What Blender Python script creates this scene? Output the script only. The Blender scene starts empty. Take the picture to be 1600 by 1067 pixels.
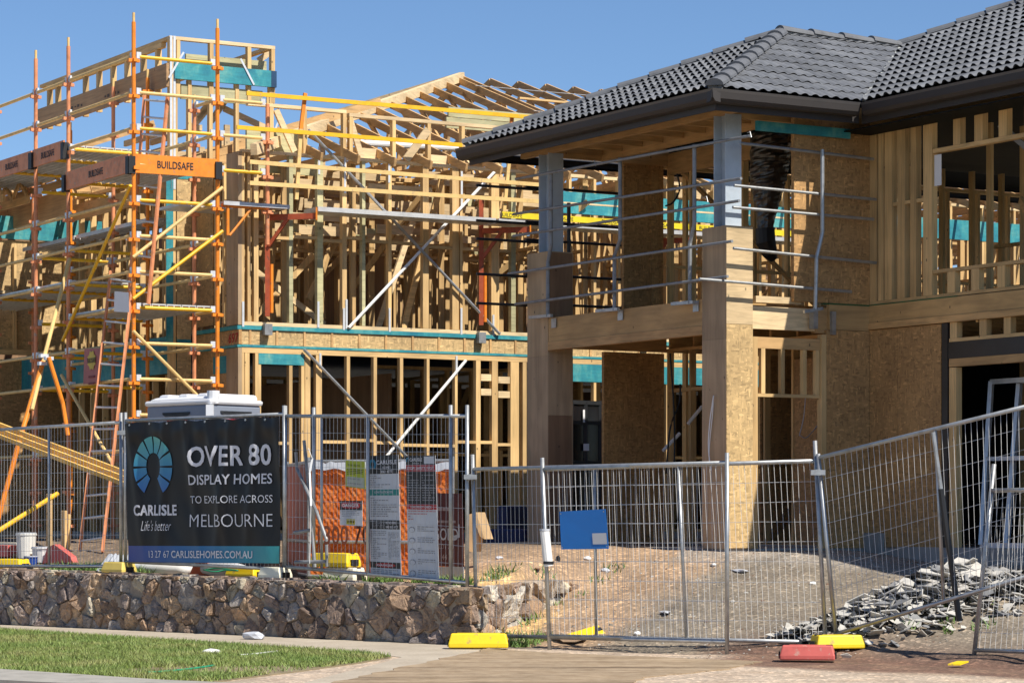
import bpy, bmesh, math, random
from math import radians, sin, cos, pi, sqrt, atan2
from mathutils import Vector, Matrix, noise
random.seed(7)
SC = bpy.context.scene
COL = SC.collection
# ---------------------------------------------------------------- camera, sky, sun, exposure
EYE = 1.39            # eye height over the footpath
FPX = 4200.0          # focal length in pixels of a 1600 px wide picture
HORY = 805.0
cd = bpy.data.cameras.new('camera'); cam = bpy.data.objects.new('camera', cd); COL.objects.link(cam)
cam.location = (0, 0, EYE); cam.rotation_euler = (radians(90), 0, 0)
cd.sensor_width = 36.0; cd.lens = FPX/1600*36; cd.shift_y = (HORY-533.5)/1600
cd.clip_start = 0.5; cd.clip_end = 5000
SC.camera = cam
SUNV = Vector((0.755, -0.714, 1.25)).normalized()      # towards the sun
elev = math.asin(SUNV.z); azim = atan2(SUNV.x, SUNV.y)
W = bpy.data.worlds.new('World'); SC.world = W; W.use_nodes = True
nt = W.node_tree; bg = nt.nodes['Background']; sky = nt.nodes.new('ShaderNodeTexSky')
sky.sky_type = 'NISHITA'; sky.sun_disc = False; sky.sun_elevation = elev; sky.sun_rotation = azim
sky.altitude = 1500; sky.air_density = 1.0; sky.dust_density = 0.0; sky.ozone_density = 7.0
nt.links.new(sky.outputs[0], bg.inputs[0]); bg.inputs[1].default_value = 0.09
sd = bpy.data.lights.new('sun', 'SUN'); sun = bpy.data.objects.new('sun', sd); COL.objects.link(sun)
sd.energy = 4.8; sd.angle = radians(0.5); sd.color = (1.0, 0.94, 0.84)
sun.rotation_euler = (-SUNV).to_track_quat('-Z', 'Y').to_euler(); sun.location = (20, -20, 30)
vs = SC.view_settings; vs.view_transform = 'Standard'; vs.look = 'None'; vs.gamma = 1; vs.exposure = 0.42
SC.cycles.max_bounces = 6; SC.cycles.diffuse_bounces = 3; SC.cycles.transparent_max_bounces = 8

# ---------------------------------------------------------------- frames of reference
U = Vector((0.5115, -0.8593, 0)); V = Vector((0.8593, 0.5115, 0)); ZZ = Vector((0, 0, 1))
def at(px, py, d):
    return Vector(((px-800)/FPX*d, d, EYE+(HORY-py)/FPX*d))
def gp(px, d): return Vector(((px-800)/FPX*d, d, 0))
class Frame:
    """house axes: s runs away along the street front, t runs along the side, z up"""
    def __init__(f, o, a=None, b=None, k=1.0):
        f.k = k
        f.o = Vector((o[0], o[1], 0)); f.a = a or -U; f.b = b or V
    def __call__(f, s, t, z):
        p = f.o+f.a*s+f.b*t+ZZ*z
        return p if f.k == 1.0 else Vector((p.x*f.k, p.y*f.k, EYE+(p.z-EYE)*f.k))
    def s_at(f, px, t):
        k = (px-800)/FPX; p = f.o+f.b*t
        return (k*p.y-p.x)/(f.a.x-k*f.a.y)
    def t_at(f, px, s):
        k = (px-800)/FPX; p = f.o+f.a*s
        return (k*p.y-p.x)/(f.b.x-k*f.b.y)
    def z_at(f, py, s, t): return EYE+(HORY-py)/FPX*(f.o+f.a*s+f.b*t).y
KA = 1.03
HA = Frame((-3.868, 38.5), k=KA); HB = Frame((2.624, 33.0))

# ---------------------------------------------------------------- mesh helpers
class MB:
    def __init__(m): m.v = []; m.f = []; m.c = []; m.mi = []; m.cur = 0
    def quad(m, a, b, c, d): n = len(m.v); m.v += [Vector(a), Vector(b), Vector(c), Vector(d)]; m.f.append((n, n+1, n+2, n+3)); m.mi.append(m.cur)
    def hexa(m, P):     # P: 8 points, bottom ring 0-3, top ring 4-7
        n = len(m.v); m.v += [Vector(p) for p in P]
        for q in ((3,2,1,0), (4,5,6,7), (0,1,5,4), (1,2,6,5), (2,3,7,6), (3,0,4,7)):
            m.f.append(tuple(n+i for i in q)); m.mi.append(m.cur)
        return m
    def fbox(m, F, s0, s1, t0, t1, z0, z1):
        P = [F(s, t, z) for z in (z0, z1) for s, t in ((s0, t0), (s1, t0), (s1, t1), (s0, t1))]
        return m.hexa(P)
    def beam(m, p0, p1, w, h, up=ZZ):
        p0 = Vector(p0); p1 = Vector(p1); d = (p1-p0).normalized()
        sx = d.cross(up)
        if sx.length < 1e-4: sx = d.cross(Vector((1, 0, 0)))
        sx.normalize(); sy = sx.cross(d).normalized()
        P = [p+sx*a*w/2+sy*b*h/2 for p in (p0, p1) for a, b in ((-1,-1), (1,-1), (1,1), (-1,1))]
        return m.hexa(P)
    def tube(m, pts, r, n=8, caps=True):
        pts = [Vector(p) for p in pts]; rings = []
        ref = Vector((0.31, 0.17, 0.93))
        for i, p in enumerate(pts):
            a = pts[max(i-1, 0)]; b = pts[min(i+1, len(pts)-1)]
            d = (b-a).normalized(); x = d.cross(ref).normalized(); y = d.cross(x)
            rr = r[i] if isinstance(r, (list, tuple)) else r
            k = len(m.v); m.v += [p+x*rr*cos(2*pi*j/n)+y*rr*sin(2*pi*j/n) for j in range(n)]; rings.append(k)
        for a, b in zip(rings, rings[1:]):
            for j in range(n):
                j2 = (j+1) % n; m.f.append((a+j, a+j2, b+j2, b+j)); m.mi.append(m.cur)
        if caps:
            m.f.append(tuple(rings[0]+j for j in reversed(range(n)))); m.mi.append(m.cur)
            m.f.append(tuple(rings[-1]+j for j in range(n))); m.mi.append(m.cur)
        return m
    def poly(m, pts): n = len(m.v); m.v += [Vector(p) for p in pts]; m.f.append(tuple(range(n, n+len(pts)))); m.mi.append(m.cur)
    def prism(m, pts, off):
        n = len(m.v); k = len(pts); off = Vector(off)
        m.v += [Vector(p) for p in pts]+[Vector(p)+off for p in pts]
        m.f.append(tuple(reversed(range(n, n+k)))); m.f.append(tuple(range(n+k, n+2*k))); m.mi += [m.cur]*2
        for j in range(k):
            j2 = (j+1) % k; m.f.append((n+j, n+j2, n+k+j2, n+k+j)); m.mi.append(m.cur)
        return m
    def mesh(m, name, mats, smooth=False):
        me = bpy.data.meshes.new(name); me.from_pydata([tuple(v) for v in m.v], [], m.f)
        for x in (mats if isinstance(mats, (list, tuple)) else [mats]): me.materials.append(x)
        if m.cur or any(m.mi): me.polygons.foreach_set('material_index', m.mi)
        bm = bmesh.new(); bm.from_mesh(me); bmesh.ops.recalc_face_normals(bm, faces=bm.faces); bm.to_mesh(me); bm.free()
        if smooth: me.polygons.foreach_set('use_smooth', [True]*len(me.polygons))
        return me
    def build(m, name, mats, parent=None, smooth=False, bevel=0):
        return link(name, m.mesh(name, mats, smooth), parent, bevel)
def link(name, me, parent=None, bevel=0):
    o = bpy.data.objects.new(name, me); COL.objects.link(o)
    if parent is not None:
        o.parent = parent
        par = Matrix.Identity(4); p = parent
        o.matrix_parent_inverse = world_of(parent).inverted()
    if bevel:
        b = o.modifiers.new('bevel', 'BEVEL'); b.width = bevel; b.segments = 2; b.limit_method = 'ANGLE'
    return o
def world_of(o):
    m = o.matrix_basis.copy()
    if o.parent: m = world_of(o.parent) @ o.matrix_parent_inverse @ m
    return m
def tag(o, label, cat, group=None, kind=None):
    o['label'] = label; o['category'] = cat
    if group: o['group'] = group
    if kind: o['kind'] = kind
    return o
def thing(name, label, cat, loc=(0, 0, 0), group=None, rz=0):
    o = bpy.data.objects.new(name, None); COL.objects.link(o); o.location = loc; o.rotation_euler = (0, 0, rz)
    o.empty_display_size = 0.2
    return tag(o, label, cat, group)
def struct(o, kind='structure'): o['kind'] = kind; return o
def copy_tree(o, parent=None):
    c = o.copy(); COL.objects.link(c)
    if parent is not None: c.parent = parent
    for ch in list(o.children): copy_tree(ch, c)
    return c

# ---------------------------------------------------------------- materials
MATS = {}
class NB:
    def __init__(b, name):
        b.m = bpy.data.materials.new(name); b.m.use_nodes = True; b.t = b.m.node_tree; b.N = b.t.nodes; b.L = b.t.links
        b.bsdf = b.N['Principled BSDF']
    def n(b, typ, **kw):
        x = b.N.new(typ)
        for k, v in kw.items():
            if k in x.inputs.keys(): x.inputs[k].default_value = v
            else: setattr(x, k, v)
        return x
    def l(b, a, o, c, i): b.L.new(a.outputs[o], c.inputs[i])
    def coords(b, scale, src='Object'):
        tc = b.n('ShaderNodeTexCoord'); mp = b.n('ShaderNodeMapping'); mp.inputs['Scale'].default_value = scale
        b.l(tc, src, mp, 0); return mp
    def noise(b, mp, sc, det=3, rough=0.5, dist=0.0):
        x = b.n('ShaderNodeTexNoise'); x.inputs['Scale'].default_value = sc; x.inputs['Detail'].default_value = det
        x.inputs['Roughness'].default_value = rough; x.inputs['Distortion'].default_value = dist
        if mp: b.l(mp, 0, x, 'Vector')
        return x
    def ramp(b, src, out, stops):
        r = b.n('ShaderNodeValToRGB'); e = r.color_ramp.elements
        while len(e) < len(stops): e.new(0.5)
        for i, (p, c) in enumerate(stops): e[i].position = p; e[i].color = (*c, 1)
        b.l(src, out, r, 0); return r
    def mix(b, f, a, c, mode='MIX'):
        x = b.n('ShaderNodeMix'); x.data_type = 'RGBA'; x.blend_type = mode
        for v, i in ((f, 0), (a, 6), (c, 7)):
            if isinstance(v, (int, float)): x.inputs[i].default_value = v
            elif isinstance(v, tuple) and len(v) == 3 and not hasattr(v[0], 'outputs'): x.inputs[i].default_value = (*v, 1)
            else: b.L.new(v, x.inputs[i])
        return x.outputs[2]
    def bump(b, src, strength, dist=0.01):
        x = b.n('ShaderNodeBump'); x.inputs['Strength'].default_value = strength; x.inputs['Distance'].default_value = dist
        b.L.new(src, x.inputs['Height']); b.l(x, 0, b.bsdf, 'Normal')
    def done(b, col, rough=0.7, metal=0.0):
        if isinstance(col, tuple): b.bsdf.inputs['Base Color'].default_value = (*col, 1)
        else: b.L.new(col, b.bsdf.inputs['Base Color'])
        if isinstance(rough, (int, float)): b.bsdf.inputs['Roughness'].default_value = rough
        else: b.L.new(rough, b.bsdf.inputs['Roughness'])
        b.bsdf.inputs['Metallic'].default_value = metal
        MATS[b.m.name] = b.m; return b.m
def mul(c, k): return tuple(x*k for x in c)
def wood(name, c, scale, var=0.22):
    """sawn timber, grain along the axis with the smallest scale; each piece its own tint"""
    b = NB(name); mp = b.coords(scale)
    n1 = b.noise(mp, 1.0, 4, 0.6, 0.6); n2 = b.noise(b.coords((1.6, 1.6, 1.6)), 1.0, 2)
    r1 = b.ramp(n1, 0, [(0.3, mul(c, 0.72)), (0.55, c), (0.75, mul(c, 1.12))])
    r2 = b.ramp(n2, 0, [(0.3, (0.8, 0.78, 0.74)), (0.7, (1.1, 1.08, 1.05))])
    oi = b.n('ShaderNodeObjectInfo'); r3 = b.ramp(oi, 'Random', [(0, (1-var, 1-var*1.1, 1-var*1.25)), (0.5, (1, 1, 1)), (1, (1.12, 1.1, 1.04))])
    col = b.mix(1.0, r1.outputs[0], r2.outputs[0], 'MULTIPLY'); col = b.mix(1.0, col, r3.outputs[0], 'MULTIPLY')
    vo = b.n('ShaderNodeTexVoronoi'); vo.inputs['Scale'].default_value = 2.6; b.l(b.coords((2.2, 2.2, 1.4)), 0, vo, 'Vector')
    kn = b.ramp(vo, 'Distance', [(0.05, (1, 1, 1)), (0.09, (0, 0, 0))])
    col = b.mix(kn.outputs[0], col, mul(c, 0.3)); b.bump(n1.outputs[0], 0.15, 0.004)
    return b.done(col, 0.75)
def osb(name, c, sc=(1, 1, 1)):
    b = NB(name); layers = []
    d = b.noise(b.coords((6, 6, 6)), 1.0, 2)
    for ax, k in (((52, 52, 10), 0.0), ((18, 18, 44), 3.7)):
        mp = b.coords(ax); mp.inputs['Location'].default_value = (k, k*2, k); mp.inputs['Rotation'].default_value = (0.5*k, 0.35, 0.2*k)
        mx = b.mix(1.0, mp.outputs[0], d.outputs[1], 'ADD')
        vo = b.n('ShaderNodeTexVoronoi'); vo.inputs['Scale'].default_value = 1.0; b.L.new(mx, vo.inputs['Vector'])
        sep = b.n('ShaderNodeSeparateColor'); b.l(vo, 'Color', sep, 0); layers.append(sep)
    pick = b.ramp(layers[1], 1, [(0.45, (0, 0, 0)), (0.55, (1, 1, 1))])
    v = b.mix(pick.outputs[0], layers[0].outputs[0], layers[1].outputs[0])
    r = b.ramp(b.bsdf, 0, []) if False else b.n('ShaderNodeValToRGB'); e = r.color_ramp.elements
    st = [(0.0, mul(c, 0.62)), (0.25, mul(c, 0.86)), (0.7, c), (0.92, mul(c, 1.15)), (1.0, mul(c, 1.4))]
    while len(e) < len(st): e.new(0.5)
    for i, (p, q) in enumerate(st): e[i].position = p; e[i].color = (*q, 1)
    b.L.new(v, r.inputs[0])
    n2 = b.noise(b.coords((1.1, 1.1, 0.8)), 1.0, 3); r2 = b.ramp(n2, 0, [(0.3, (0.78, 0.76, 0.74)), (0.7, (1.12, 1.1, 1.06))])
    col = b.mix(1.0, r.outputs[0], r2.outputs[0], 'MULTIPLY'); b.bump(v, 0.2, 0.004)
    return b.done(col, 0.7)
def plain(name, c, rough=0.6, metal=0.0, var=0.25, sc=3.0, spots=None):
    b = NB(name); n1 = b.noise(b.coords((1, 1, 1)), sc, 5, 0.65)
    r = b.ramp(n1, 0, [(0.3, mul(c, 1-var)), (0.5, c), (0.72, mul(c, 1+var*0.5))]); col = r.outputs[0]
    if spots:
        n2 = b.noise(b.coords((1, 1, 1)), 14, 4, 0.6); k = b.ramp(n2, 0, [(0.60, (0, 0, 0)), (0.68, (1, 1, 1))]); col = b.mix(k.outputs[0], col, spots)
    return b.done(col, rough, metal)
PINE = (0.74, 0.505, 0.235)
M = {}
M['pine_v'] = wood('pine_upright', PINE, (22, 22, 1.1)); M['pine_h'] = wood('pine_lengthwise', PINE, (3, 3, 26))
M['pine_b'] = wood('pine_beam', (0.62, 0.39, 0.175), (2.2, 2.2, 20), 0.15)
M['pine_pale'] = wood('pine_fresh', (0.78, 0.60, 0.36), (3, 3, 24), 0.2)
M['lvl'] = wood('laminated_beam', (0.50, 0.31, 0.16), (1.5, 1.5, 40), 0.1)
M['osb'] = osb('strand_board_shaded', (0.47, 0.275, 0.11)); M['osb_sunlit'] = osb('strand_board_sunlit', (0.60, 0.42, 0.20))  # one board, two tones: shade put into the first, sunlight into the second
M['ply'] = wood('plywood_grey', (0.47, 0.345, 0.215), (9, 9, 0.8), 0.12); M['ply_red'] = wood('plywood_red', (0.27, 0.165, 0.095), (9, 9, 0.8), 0.1)
M['ply_h'] = wood('plywood_band', (0.58, 0.375, 0.165), (1.2, 1.2, 9), 0.12)
def teal():
    b = NB('treated_teal_timber'); n1 = b.noise(b.coords((2.2, 2.2, 1.2)), 1.5, 4, 0.7); n2 = b.noise(b.coords((1, 1, 6)), 6, 3)
    r = b.ramp(n1, 0, [(0.3, (0.012, 0.17, 0.24)), (0.5, (0.03, 0.27, 0.31)), (0.66, (0.11, 0.36, 0.34)), (0.75, (0.26, 0.42, 0.33))])
    r2 = b.ramp(n2, 0, [(0.3, (0.85, 0.85, 0.85)), (0.7, (1.1, 1.1, 1.1))])
    return b.done(b.mix(1.0, r.outputs[0], r2.outputs[0], 'MULTIPLY'), 0.6)
M['teal'] = teal()
M['green_pine'] = wood('treated_green_pine', (0.50, 0.475, 0.28), (3, 3, 20), 0.15)
M['galv'] = plain('galvanised_steel', (0.42, 0.43, 0.43), 0.42, 0.65, 0.3, 9)
M['galv_dull'] = plain('galvanised_dull', (0.26, 0.27, 0.28), 0.55, 0.3, 0.35, 7)
M['zinc'] = plain('bright_zinc', (0.66, 0.69, 0.72), 0.45, 0.25, 0.15, 12)
M['alu'] = plain('aluminium', (0.62, 0.62, 0.61), 0.45, 0.35, 0.2, 5)
M['steelpost'] = plain('primed_steel', (0.46, 0.53, 0.60), 0.5, 0.1, 0.2, 3)
M['black'] = plain('black_steel', (0.018, 0.019, 0.021), 0.45, 0.0, 0.3, 4)
M['blackplastic'] = plain('black_plastic', (0.012, 0.012, 0.013), 0.55)
M['orange'] = plain('orange_paint', (0.80, 0.245, 0.016), 0.5, 0.0, 0.22, 6, (0.45, 0.2, 0.08))
M['orange_old'] = plain('orange_paint_faded', (0.70, 0.27, 0.12), 0.6, 0.0, 0.3, 6, (0.5, 0.33, 0.22))
M['rust'] = plain('rust_red_paint', (0.40, 0.075, 0.025), 0.6, 0.0, 0.35, 8, (0.2, 0.07, 0.04))
M['yellow'] = plain('yellow_paint', (0.82, 0.46, 0.012), 0.5, 0.0, 0.18, 6, (0.55, 0.36, 0.1))
M['yellow_old'] = plain('yellow_paint_worn', (0.74, 0.50, 0.19), 0.6, 0.0, 0.22, 6, (0.5, 0.36, 0.18))
M['yplastic'] = plain('yellow_plastic', (0.86, 0.60, 0.012), 0.5, 0.0, 0.12, 4, (0.5, 0.36, 0.08))
M['redplastic'] = plain('faded_red_plastic', (0.56, 0.115, 0.095), 0.6, 0.0, 0.2, 5, (0.5, 0.25, 0.2))
M['wplastic'] = plain('white_plastic', (0.72, 0.71, 0.66), 0.5, 0.0, 0.12, 5)
M['cream'] = plain('cream_plastic', (0.78, 0.74, 0.58), 0.6, 0.0, 0.1, 4)
M['gutter'] = plain('dark_metal_gutter', (0.036, 0.031, 0.029), 0.6, 0.0, 0.15, 2)
M['gutter_lip'] = plain('gutter_lip', (0.085, 0.080, 0.078), 0.35, 0.0, 0.15, 2)
def tilemat():
    b = NB('concrete_roof_tile'); at_ = b.n('ShaderNodeAttribute', attribute_name='tone'); n1 = b.noise(b.coords((1, 1, 1)), 4, 6, 0.7)
    r = b.ramp(n1, 0, [(0.3, (0.105, 0.11, 0.12)), (0.5, (0.135, 0.142, 0.155)), (0.72, (0.165, 0.168, 0.175))])
    return b.done(b.mix(1, r.outputs[0], at_.outputs[0], 'MULTIPLY'), 0.65)
M['tile'] = tilemat(); M['capping'] = plain('ridge_capping', (0.125, 0.13, 0.14), 0.65, 0, 0.3, 5)
M['sark'] = plain('roof_sarking', (0.012, 0.014, 0.015), 0.6)  # near-black; also colours the added sheets that darken the garage
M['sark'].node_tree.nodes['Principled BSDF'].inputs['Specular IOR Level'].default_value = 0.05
M['concrete'] = plain('concrete', (0.36, 0.34, 0.31), 0.85, 0.0, 0.25, 2.5)
M['white'] = plain('white_sheet', (0.80, 0.80, 0.78), 0.5, 0.0, 0.06, 3)
M['paper'] = plain('paper', (0.80, 0.80, 0.80), 0.7, 0.0, 0.05, 3)
M['greywhite'] = plain('pale_board', (0.50, 0.52, 0.56), 0.5, 0.0, 0.06, 3)
M['blue'] = plain('blue_sign_board', (0.010, 0.16, 0.52), 0.25, 0.0, 0.15, 2)
M['blueplastic'] = plain('blue_plastic', (0.012, 0.06, 0.30), 0.5)
M['foil'] = None
def foil():
    b = NB('crinkled_foil'); n1 = b.noise(b.coords((1, 1, 0.35)), 28, 5, 0.7); b.bump(n1.outputs[0], 1.0, 0.03)
    return b.done((0.62, 0.65, 0.7), 0.22, 1.0)
M['foil'] = foil()
# ---------------------------------------------------------------- ground
W0 = Vector((-6.53, 34.3, 0)); W1 = Vector((-0.445, 28.76, 0)); WD = (W1-W0).normalized(); WB = Vector((-WD.y, WD.x, 0)); WL = (W1-W0).length
R1 = Vector((1.02, 32.3, 0)); RD = (R1-W1).normalized(); RN = Vector((RD.y, -RD.x, 0)); RL = (R1-W1).length   # the return wall and its right-hand normal
def sm(x): x = max(0.0, min(1.0, x)); return x*x*(3-2*x)
def ground_z(x, y):
    p = Vector((x, y, 0)); a = (p-W0).dot(WD); b = (p-W0).dot(WB); q = (p-W1).dot(RN); r = (p-W1).dot(RD)
    hl = 0.60+0.42*sm((b-0.2)/4.2)
    top = 0.95-0.14*sm((q-2.2)/1.6)
    hr = top*max(0, min(1, (b-0.25)/4.9))
    w = 0.08+max(0, r-2.0)*0.75
    k = sm((q+0.22+w*0.5)/w) if w > 0 else (1 if q > 0 else 0)
    h = hl*(1-k)+hr*k
    if b < 0.2: h = 0.0 if b < 0.1 else h*(b-0.1)/0.1
    rub = noise.noise(Vector((x*1.3, y*1.3, 0)))*0.05+noise.noise(Vector((x*5, y*5, 3)))*0.024+noise.noise(Vector((x*14, y*14, 3)))*0.008
    if b > 0.2: h += rub*(1 if b < 4.5 else 0.4)
    # the rubble heap's mound on the right
    c = Vector((4.4, 27.3, 0)); dd = (p-c); e1 = dd.dot(Vector((0.93, 0.36, 0))); e2 = dd.dot(Vector((-0.36, 0.93, 0)))
    h += 0.26*math.exp(-(e1/1.6)**2-(e2/0.6)**2)
    return h, a, b, q, r
def build_ground():
    me = bpy.data.meshes.new('ground'); x0, x1, y0, y1 = -14.0, 11.0, 21.0, 46.0; st = 0.1
    nx = int((x1-x0)/st)+1; ny = int((y1-y0)/st)+1; vv = []; cc = []
    dirt = Vector((0.42, 0.285, 0.175)); sand = Vector((0.66, 0.43, 0.19)); gravel = Vector((0.245, 0.205, 0.155)); mulch = Vector((0.17, 0.095, 0.065)); paledust = Vector((0.52, 0.42, 0.32))
    dark = Vector((0.12, 0.095, 0.07)); pale = Vector((0.36, 0.32, 0.27))
    for j in range(ny):
        for i in range(nx):
            x = x0+i*st; y = y0+j*st; h, a, b, q, r = ground_z(x, y); vv.append((x, y, h-0.004))
            n = noise.noise(Vector((x*0.9, y*0.9, 7))); n2 = noise.noise(Vector((x*3, y*3, 2)))
            if b > 0.1:
                rr = sm((q-1.0+n*0.5)/0.8) if b < 9 else 0
                c = dirt.lerp(gravel, rr)
                if q > 0.6 and b > 4.3: c = c.lerp(pale, sm((b-4.3)/0.6+n2*0.3)*0.7)
                for qc in (2.0, 3.5):
                    qq = q+0.25*sin(b*0.7)+0.1*n; c = c*(1-0.22*math.exp(-((qq-qc)/0.13)**2)*(0.6+0.4*n2))
                if q < 0.4:
                    sd_ = math.exp(-((b-1.0)/0.8)**2)*sm((a-6.0)/1.2); c = c.lerp(sand, min(1, sd_*1.2))
                    c = c.lerp(dark, sm((6.4-a)/1.5)*0.7)
                if q > 2.6: c = c.lerp(mulch, math.exp(-((b-0.15)/0.75)**2)*sm((q-2.6)/0.6))
            else:
                c = paledust.lerp(mulch, sm((q-2.9+n*0.6)/0.7)*sm((b+1.35+n*0.3)/0.5))
                c = c.lerp(dirt, sm(0.35+n2*0.8)*0.4)
            cc.append((*c, 1))
    ff = [(j*nx+i, j*nx+i+1, (j+1)*nx+i+1, (j+1)*nx+i) for j in range(ny-1) for i in range(nx-1)]
    me.from_pydata(vv, [], ff); at_ = me.color_attributes.new('soil', 'FLOAT_COLOR', 'POINT')
    at_.data.foreach_set('color', [k for c in cc for k in c]); me.polygons.foreach_set('use_smooth', [True]*len(ff))
    b = NB('site_soil'); at2 = b.n('ShaderNodeAttribute', attribute_name='soil'); mp = b.coords((1, 1, 1))
    n1 = b.noise(mp, 1.6, 8, 0.75); n2 = b.noise(mp, 30, 3, 0.6); vo = b.n('ShaderNodeTexVoronoi'); vo.inputs['Scale'].default_value = 26; b.l(mp, 0, vo, 'Vector')
    r1 = b.ramp(n1, 0, [(0.3, (0.62, 0.6, 0.58)), (0.5, (1, 1, 1)), (0.7, (1.28, 1.26, 1.22))]); r2 = b.ramp(n2, 0, [(0.3, (0.72, 0.7, 0.68)), (0.55, (1, 1, 1)), (0.78, (1.3, 1.28, 1.26))])
    sp = b.n('ShaderNodeSeparateColor'); b.l(vo, 'Color', sp, 0); r3 = b.ramp(sp, 0, [(0.0, (0.75, 0.75, 0.75)), (0.85, (1, 1, 1)), (0.985, (1.7, 1.65, 1.6))])
    col = b.mix(1, at2.outputs[0], r1.outputs[0], 'MULTIPLY'); col = b.mix(1, col, r2.outputs[0], 'MULTIPLY'); col = b.mix(1, col, r3.outputs[0], 'MULTIPLY')
    ad = b.mix(0.5, n2.outputs[0], vo.outputs['Distance']); b.bump(ad, 0.7, 0.018)
    me.materials.append(b.done(col, 0.95)); struct(link('ground', me))
    # far land, one sheet to the horizon with an opening that the site sheet fills
    m = MB(); L = 2500; zf = -0.35
    X = [-L, x0+0.3, x1-0.3, L]; Y = [-400, y0+0.3, y1-0.3, L]
    for i in range(3):
        for j in range(3):
            if i == 1 and j == 1: continue
            z = zf if Y[j] > 40 or True else 0
            m.quad((X[i], Y[j], z), (X[i+1], Y[j], z), (X[i+1], Y[j+1], z), (X[i], Y[j+1], z))
    struct(m.build('land', plain('dry_land', (0.24, 0.20, 0.14), 0.95, 0, 0.3, 0.2)))
build_ground()
def flat_poly(name, pts, z, mat, thick=0.04, kind='structure'):
    m = MB()
    if thick: m.prism([(x, y, z-thick) for x, y in pts], (0, 0, thick))
    else: m.poly([(x, y, z) for x, y in pts])
    o = m.build(name, mat); return struct(o, kind)
def pg(px, py, z=0.0):      # a point of the level ground at height z under a picture position
    d = (EYE-z)*FPX/(py-HORY); return ((px-800)/FPX*d, d)
def concrete_path():
    b = NB('path_concrete'); mp = b.coords((1, 1, 1)); n1 = b.noise(mp, 1.2, 6, 0.7); n2 = b.noise(mp, 30, 4, 0.6)
    r = b.ramp(n1, 0, [(0.3, (0.36, 0.30, 0.225)), (0.6, (0.47, 0.405, 0.315)), (0.8, (0.53, 0.47, 0.38))]); r2 = b.ramp(n2, 0, [(0.25, (0.8, 0.8, 0.8)), (0.6, (1.05, 1.05, 1.05))])
    return b.done(b.mix(1, r.outputs[0], r2.outputs[0], 'MULTIPLY'), 0.9)
M['path'] = concrete_path()
P0 = W0-WD*5; front = -WB
wid = 1.32
A = P0+front*0.02; B_ = W1+WD*0.9+front*0.02
flat_poly('footpath', [(p.x, p.y) for p in (P0+front*-0.05, W1+front*-0.05+WD*0.3, Vector((*pg(760, 1012), 0)), Vector((*pg(600, 1067), 0)), Vector((*pg(470, 1067), 0)), Vector((*pg(600, 1034), 0)), Vector((*pg(628, 1026), 0)), Vector((*pg(560, 1020), 0)), Vector((*pg(0, 984), 0)), P0+front*0.85)], 0.001, M['path'])
def crossover():
    b = NB('broomed_crossover'); mp = b.coords((0.22, 5.5, 1)); mp.inputs['Rotation'].default_value = (0, 0, radians(-4)); n1 = b.noise(mp, 1.0, 5, 0.75, 0.4); n2 = b.noise(b.coords((1, 1, 1)), 1.1, 5, 0.7)
    b_n3 = b.noise(b.coords((1, 1, 1)), 5, 6, 0.75); gr = b.ramp(b_n3, 0, [(0.42, (1, 1, 1)), (0.62, (0.72, 0.68, 0.62))])
    r = b.ramp(n1, 0, [(0.36, (0.13, 0.09, 0.055)), (0.45, (0.34, 0.255, 0.165)), (0.66, (0.45, 0.35, 0.24))]); r2 = b.ramp(n2, 0, [(0.3, (0.8, 0.79, 0.77)), (0.7, (1.15, 1.13, 1.1))])
    b.bump(n1.outputs[0], 0.4, 0.01); return b.done(b.mix(1, b.mix(1, r.outputs[0], r2.outputs[0], 'MULTIPLY'), gr.outputs[0], 'MULTIPLY'), 0.9)
def ragged(P, amp=0.06, n=14):
    out = []
    for a, b in zip(P, P[1:]+P[:1]):
        a = Vector(a); b = Vector(b); nn = max(1, min(n, int((b-a).length/0.15)))
        for k in range(nn): p = a.lerp(b, k/nn); out.append((p.x+amp*noise.noise(Vector((p.x*4, p.y*4, 1)))*2, p.y+amp*noise.noise(Vector((p.x*4, p.y*4, 9)))*2))
    return out
flat_poly('driveway', ragged([pg(640, 1040), pg(760, 1014), pg(860, 1020), pg(1040, 1027), pg(1190, 1034), pg(1130, 1045), pg(1010, 1058), pg(930, 1090), pg(500, 1110), pg(480, 1075)]), 0.006, crossover())
# verge, kerb, road
M['verge'] = plain('verge_soil', (0.24, 0.19, 0.11), 0.95, 0, 0.35, 3)
VERGE = [pg(-80, 980), pg(0, 985), pg(560, 1021), pg(612, 1027), pg(560, 1036), pg(480, 1047), pg(330, 1066), pg(250, 1066), pg(0, 1049), pg(-80, 1044)]
flat_poly('verge', VERGE, 0.005, M['verge'])
flat_poly('kerb', [pg(-80, 1044.5), pg(0, 1049.5), pg(250, 1066.5), pg(420, 1074), pg(420, 1084), pg(200, 1077), pg(-80, 1063)], 0.03, plain('kerb_concrete', (0.34, 0.32, 0.28), 0.9, 0, 0.3, 4), 0.16)
flat_poly('road', [(-20, 19), (14, 19), (14, 21.6), pg(480, 1090), pg(-200, 1072)], -0.10, plain('asphalt', (0.06, 0.06, 0.06), 0.9, 0, 0.3, 8))
def inside(x, y, P):
    c = False; j = len(P)-1
    for i in range(len(P)):
        if (P[i][1] > y) != (P[j][1] > y) and x < (P[j][0]-P[i][0])*(y-P[i][1])/(P[j][1]-P[i][1])+P[i][0]: c = not c
        j = i
    return c
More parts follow.
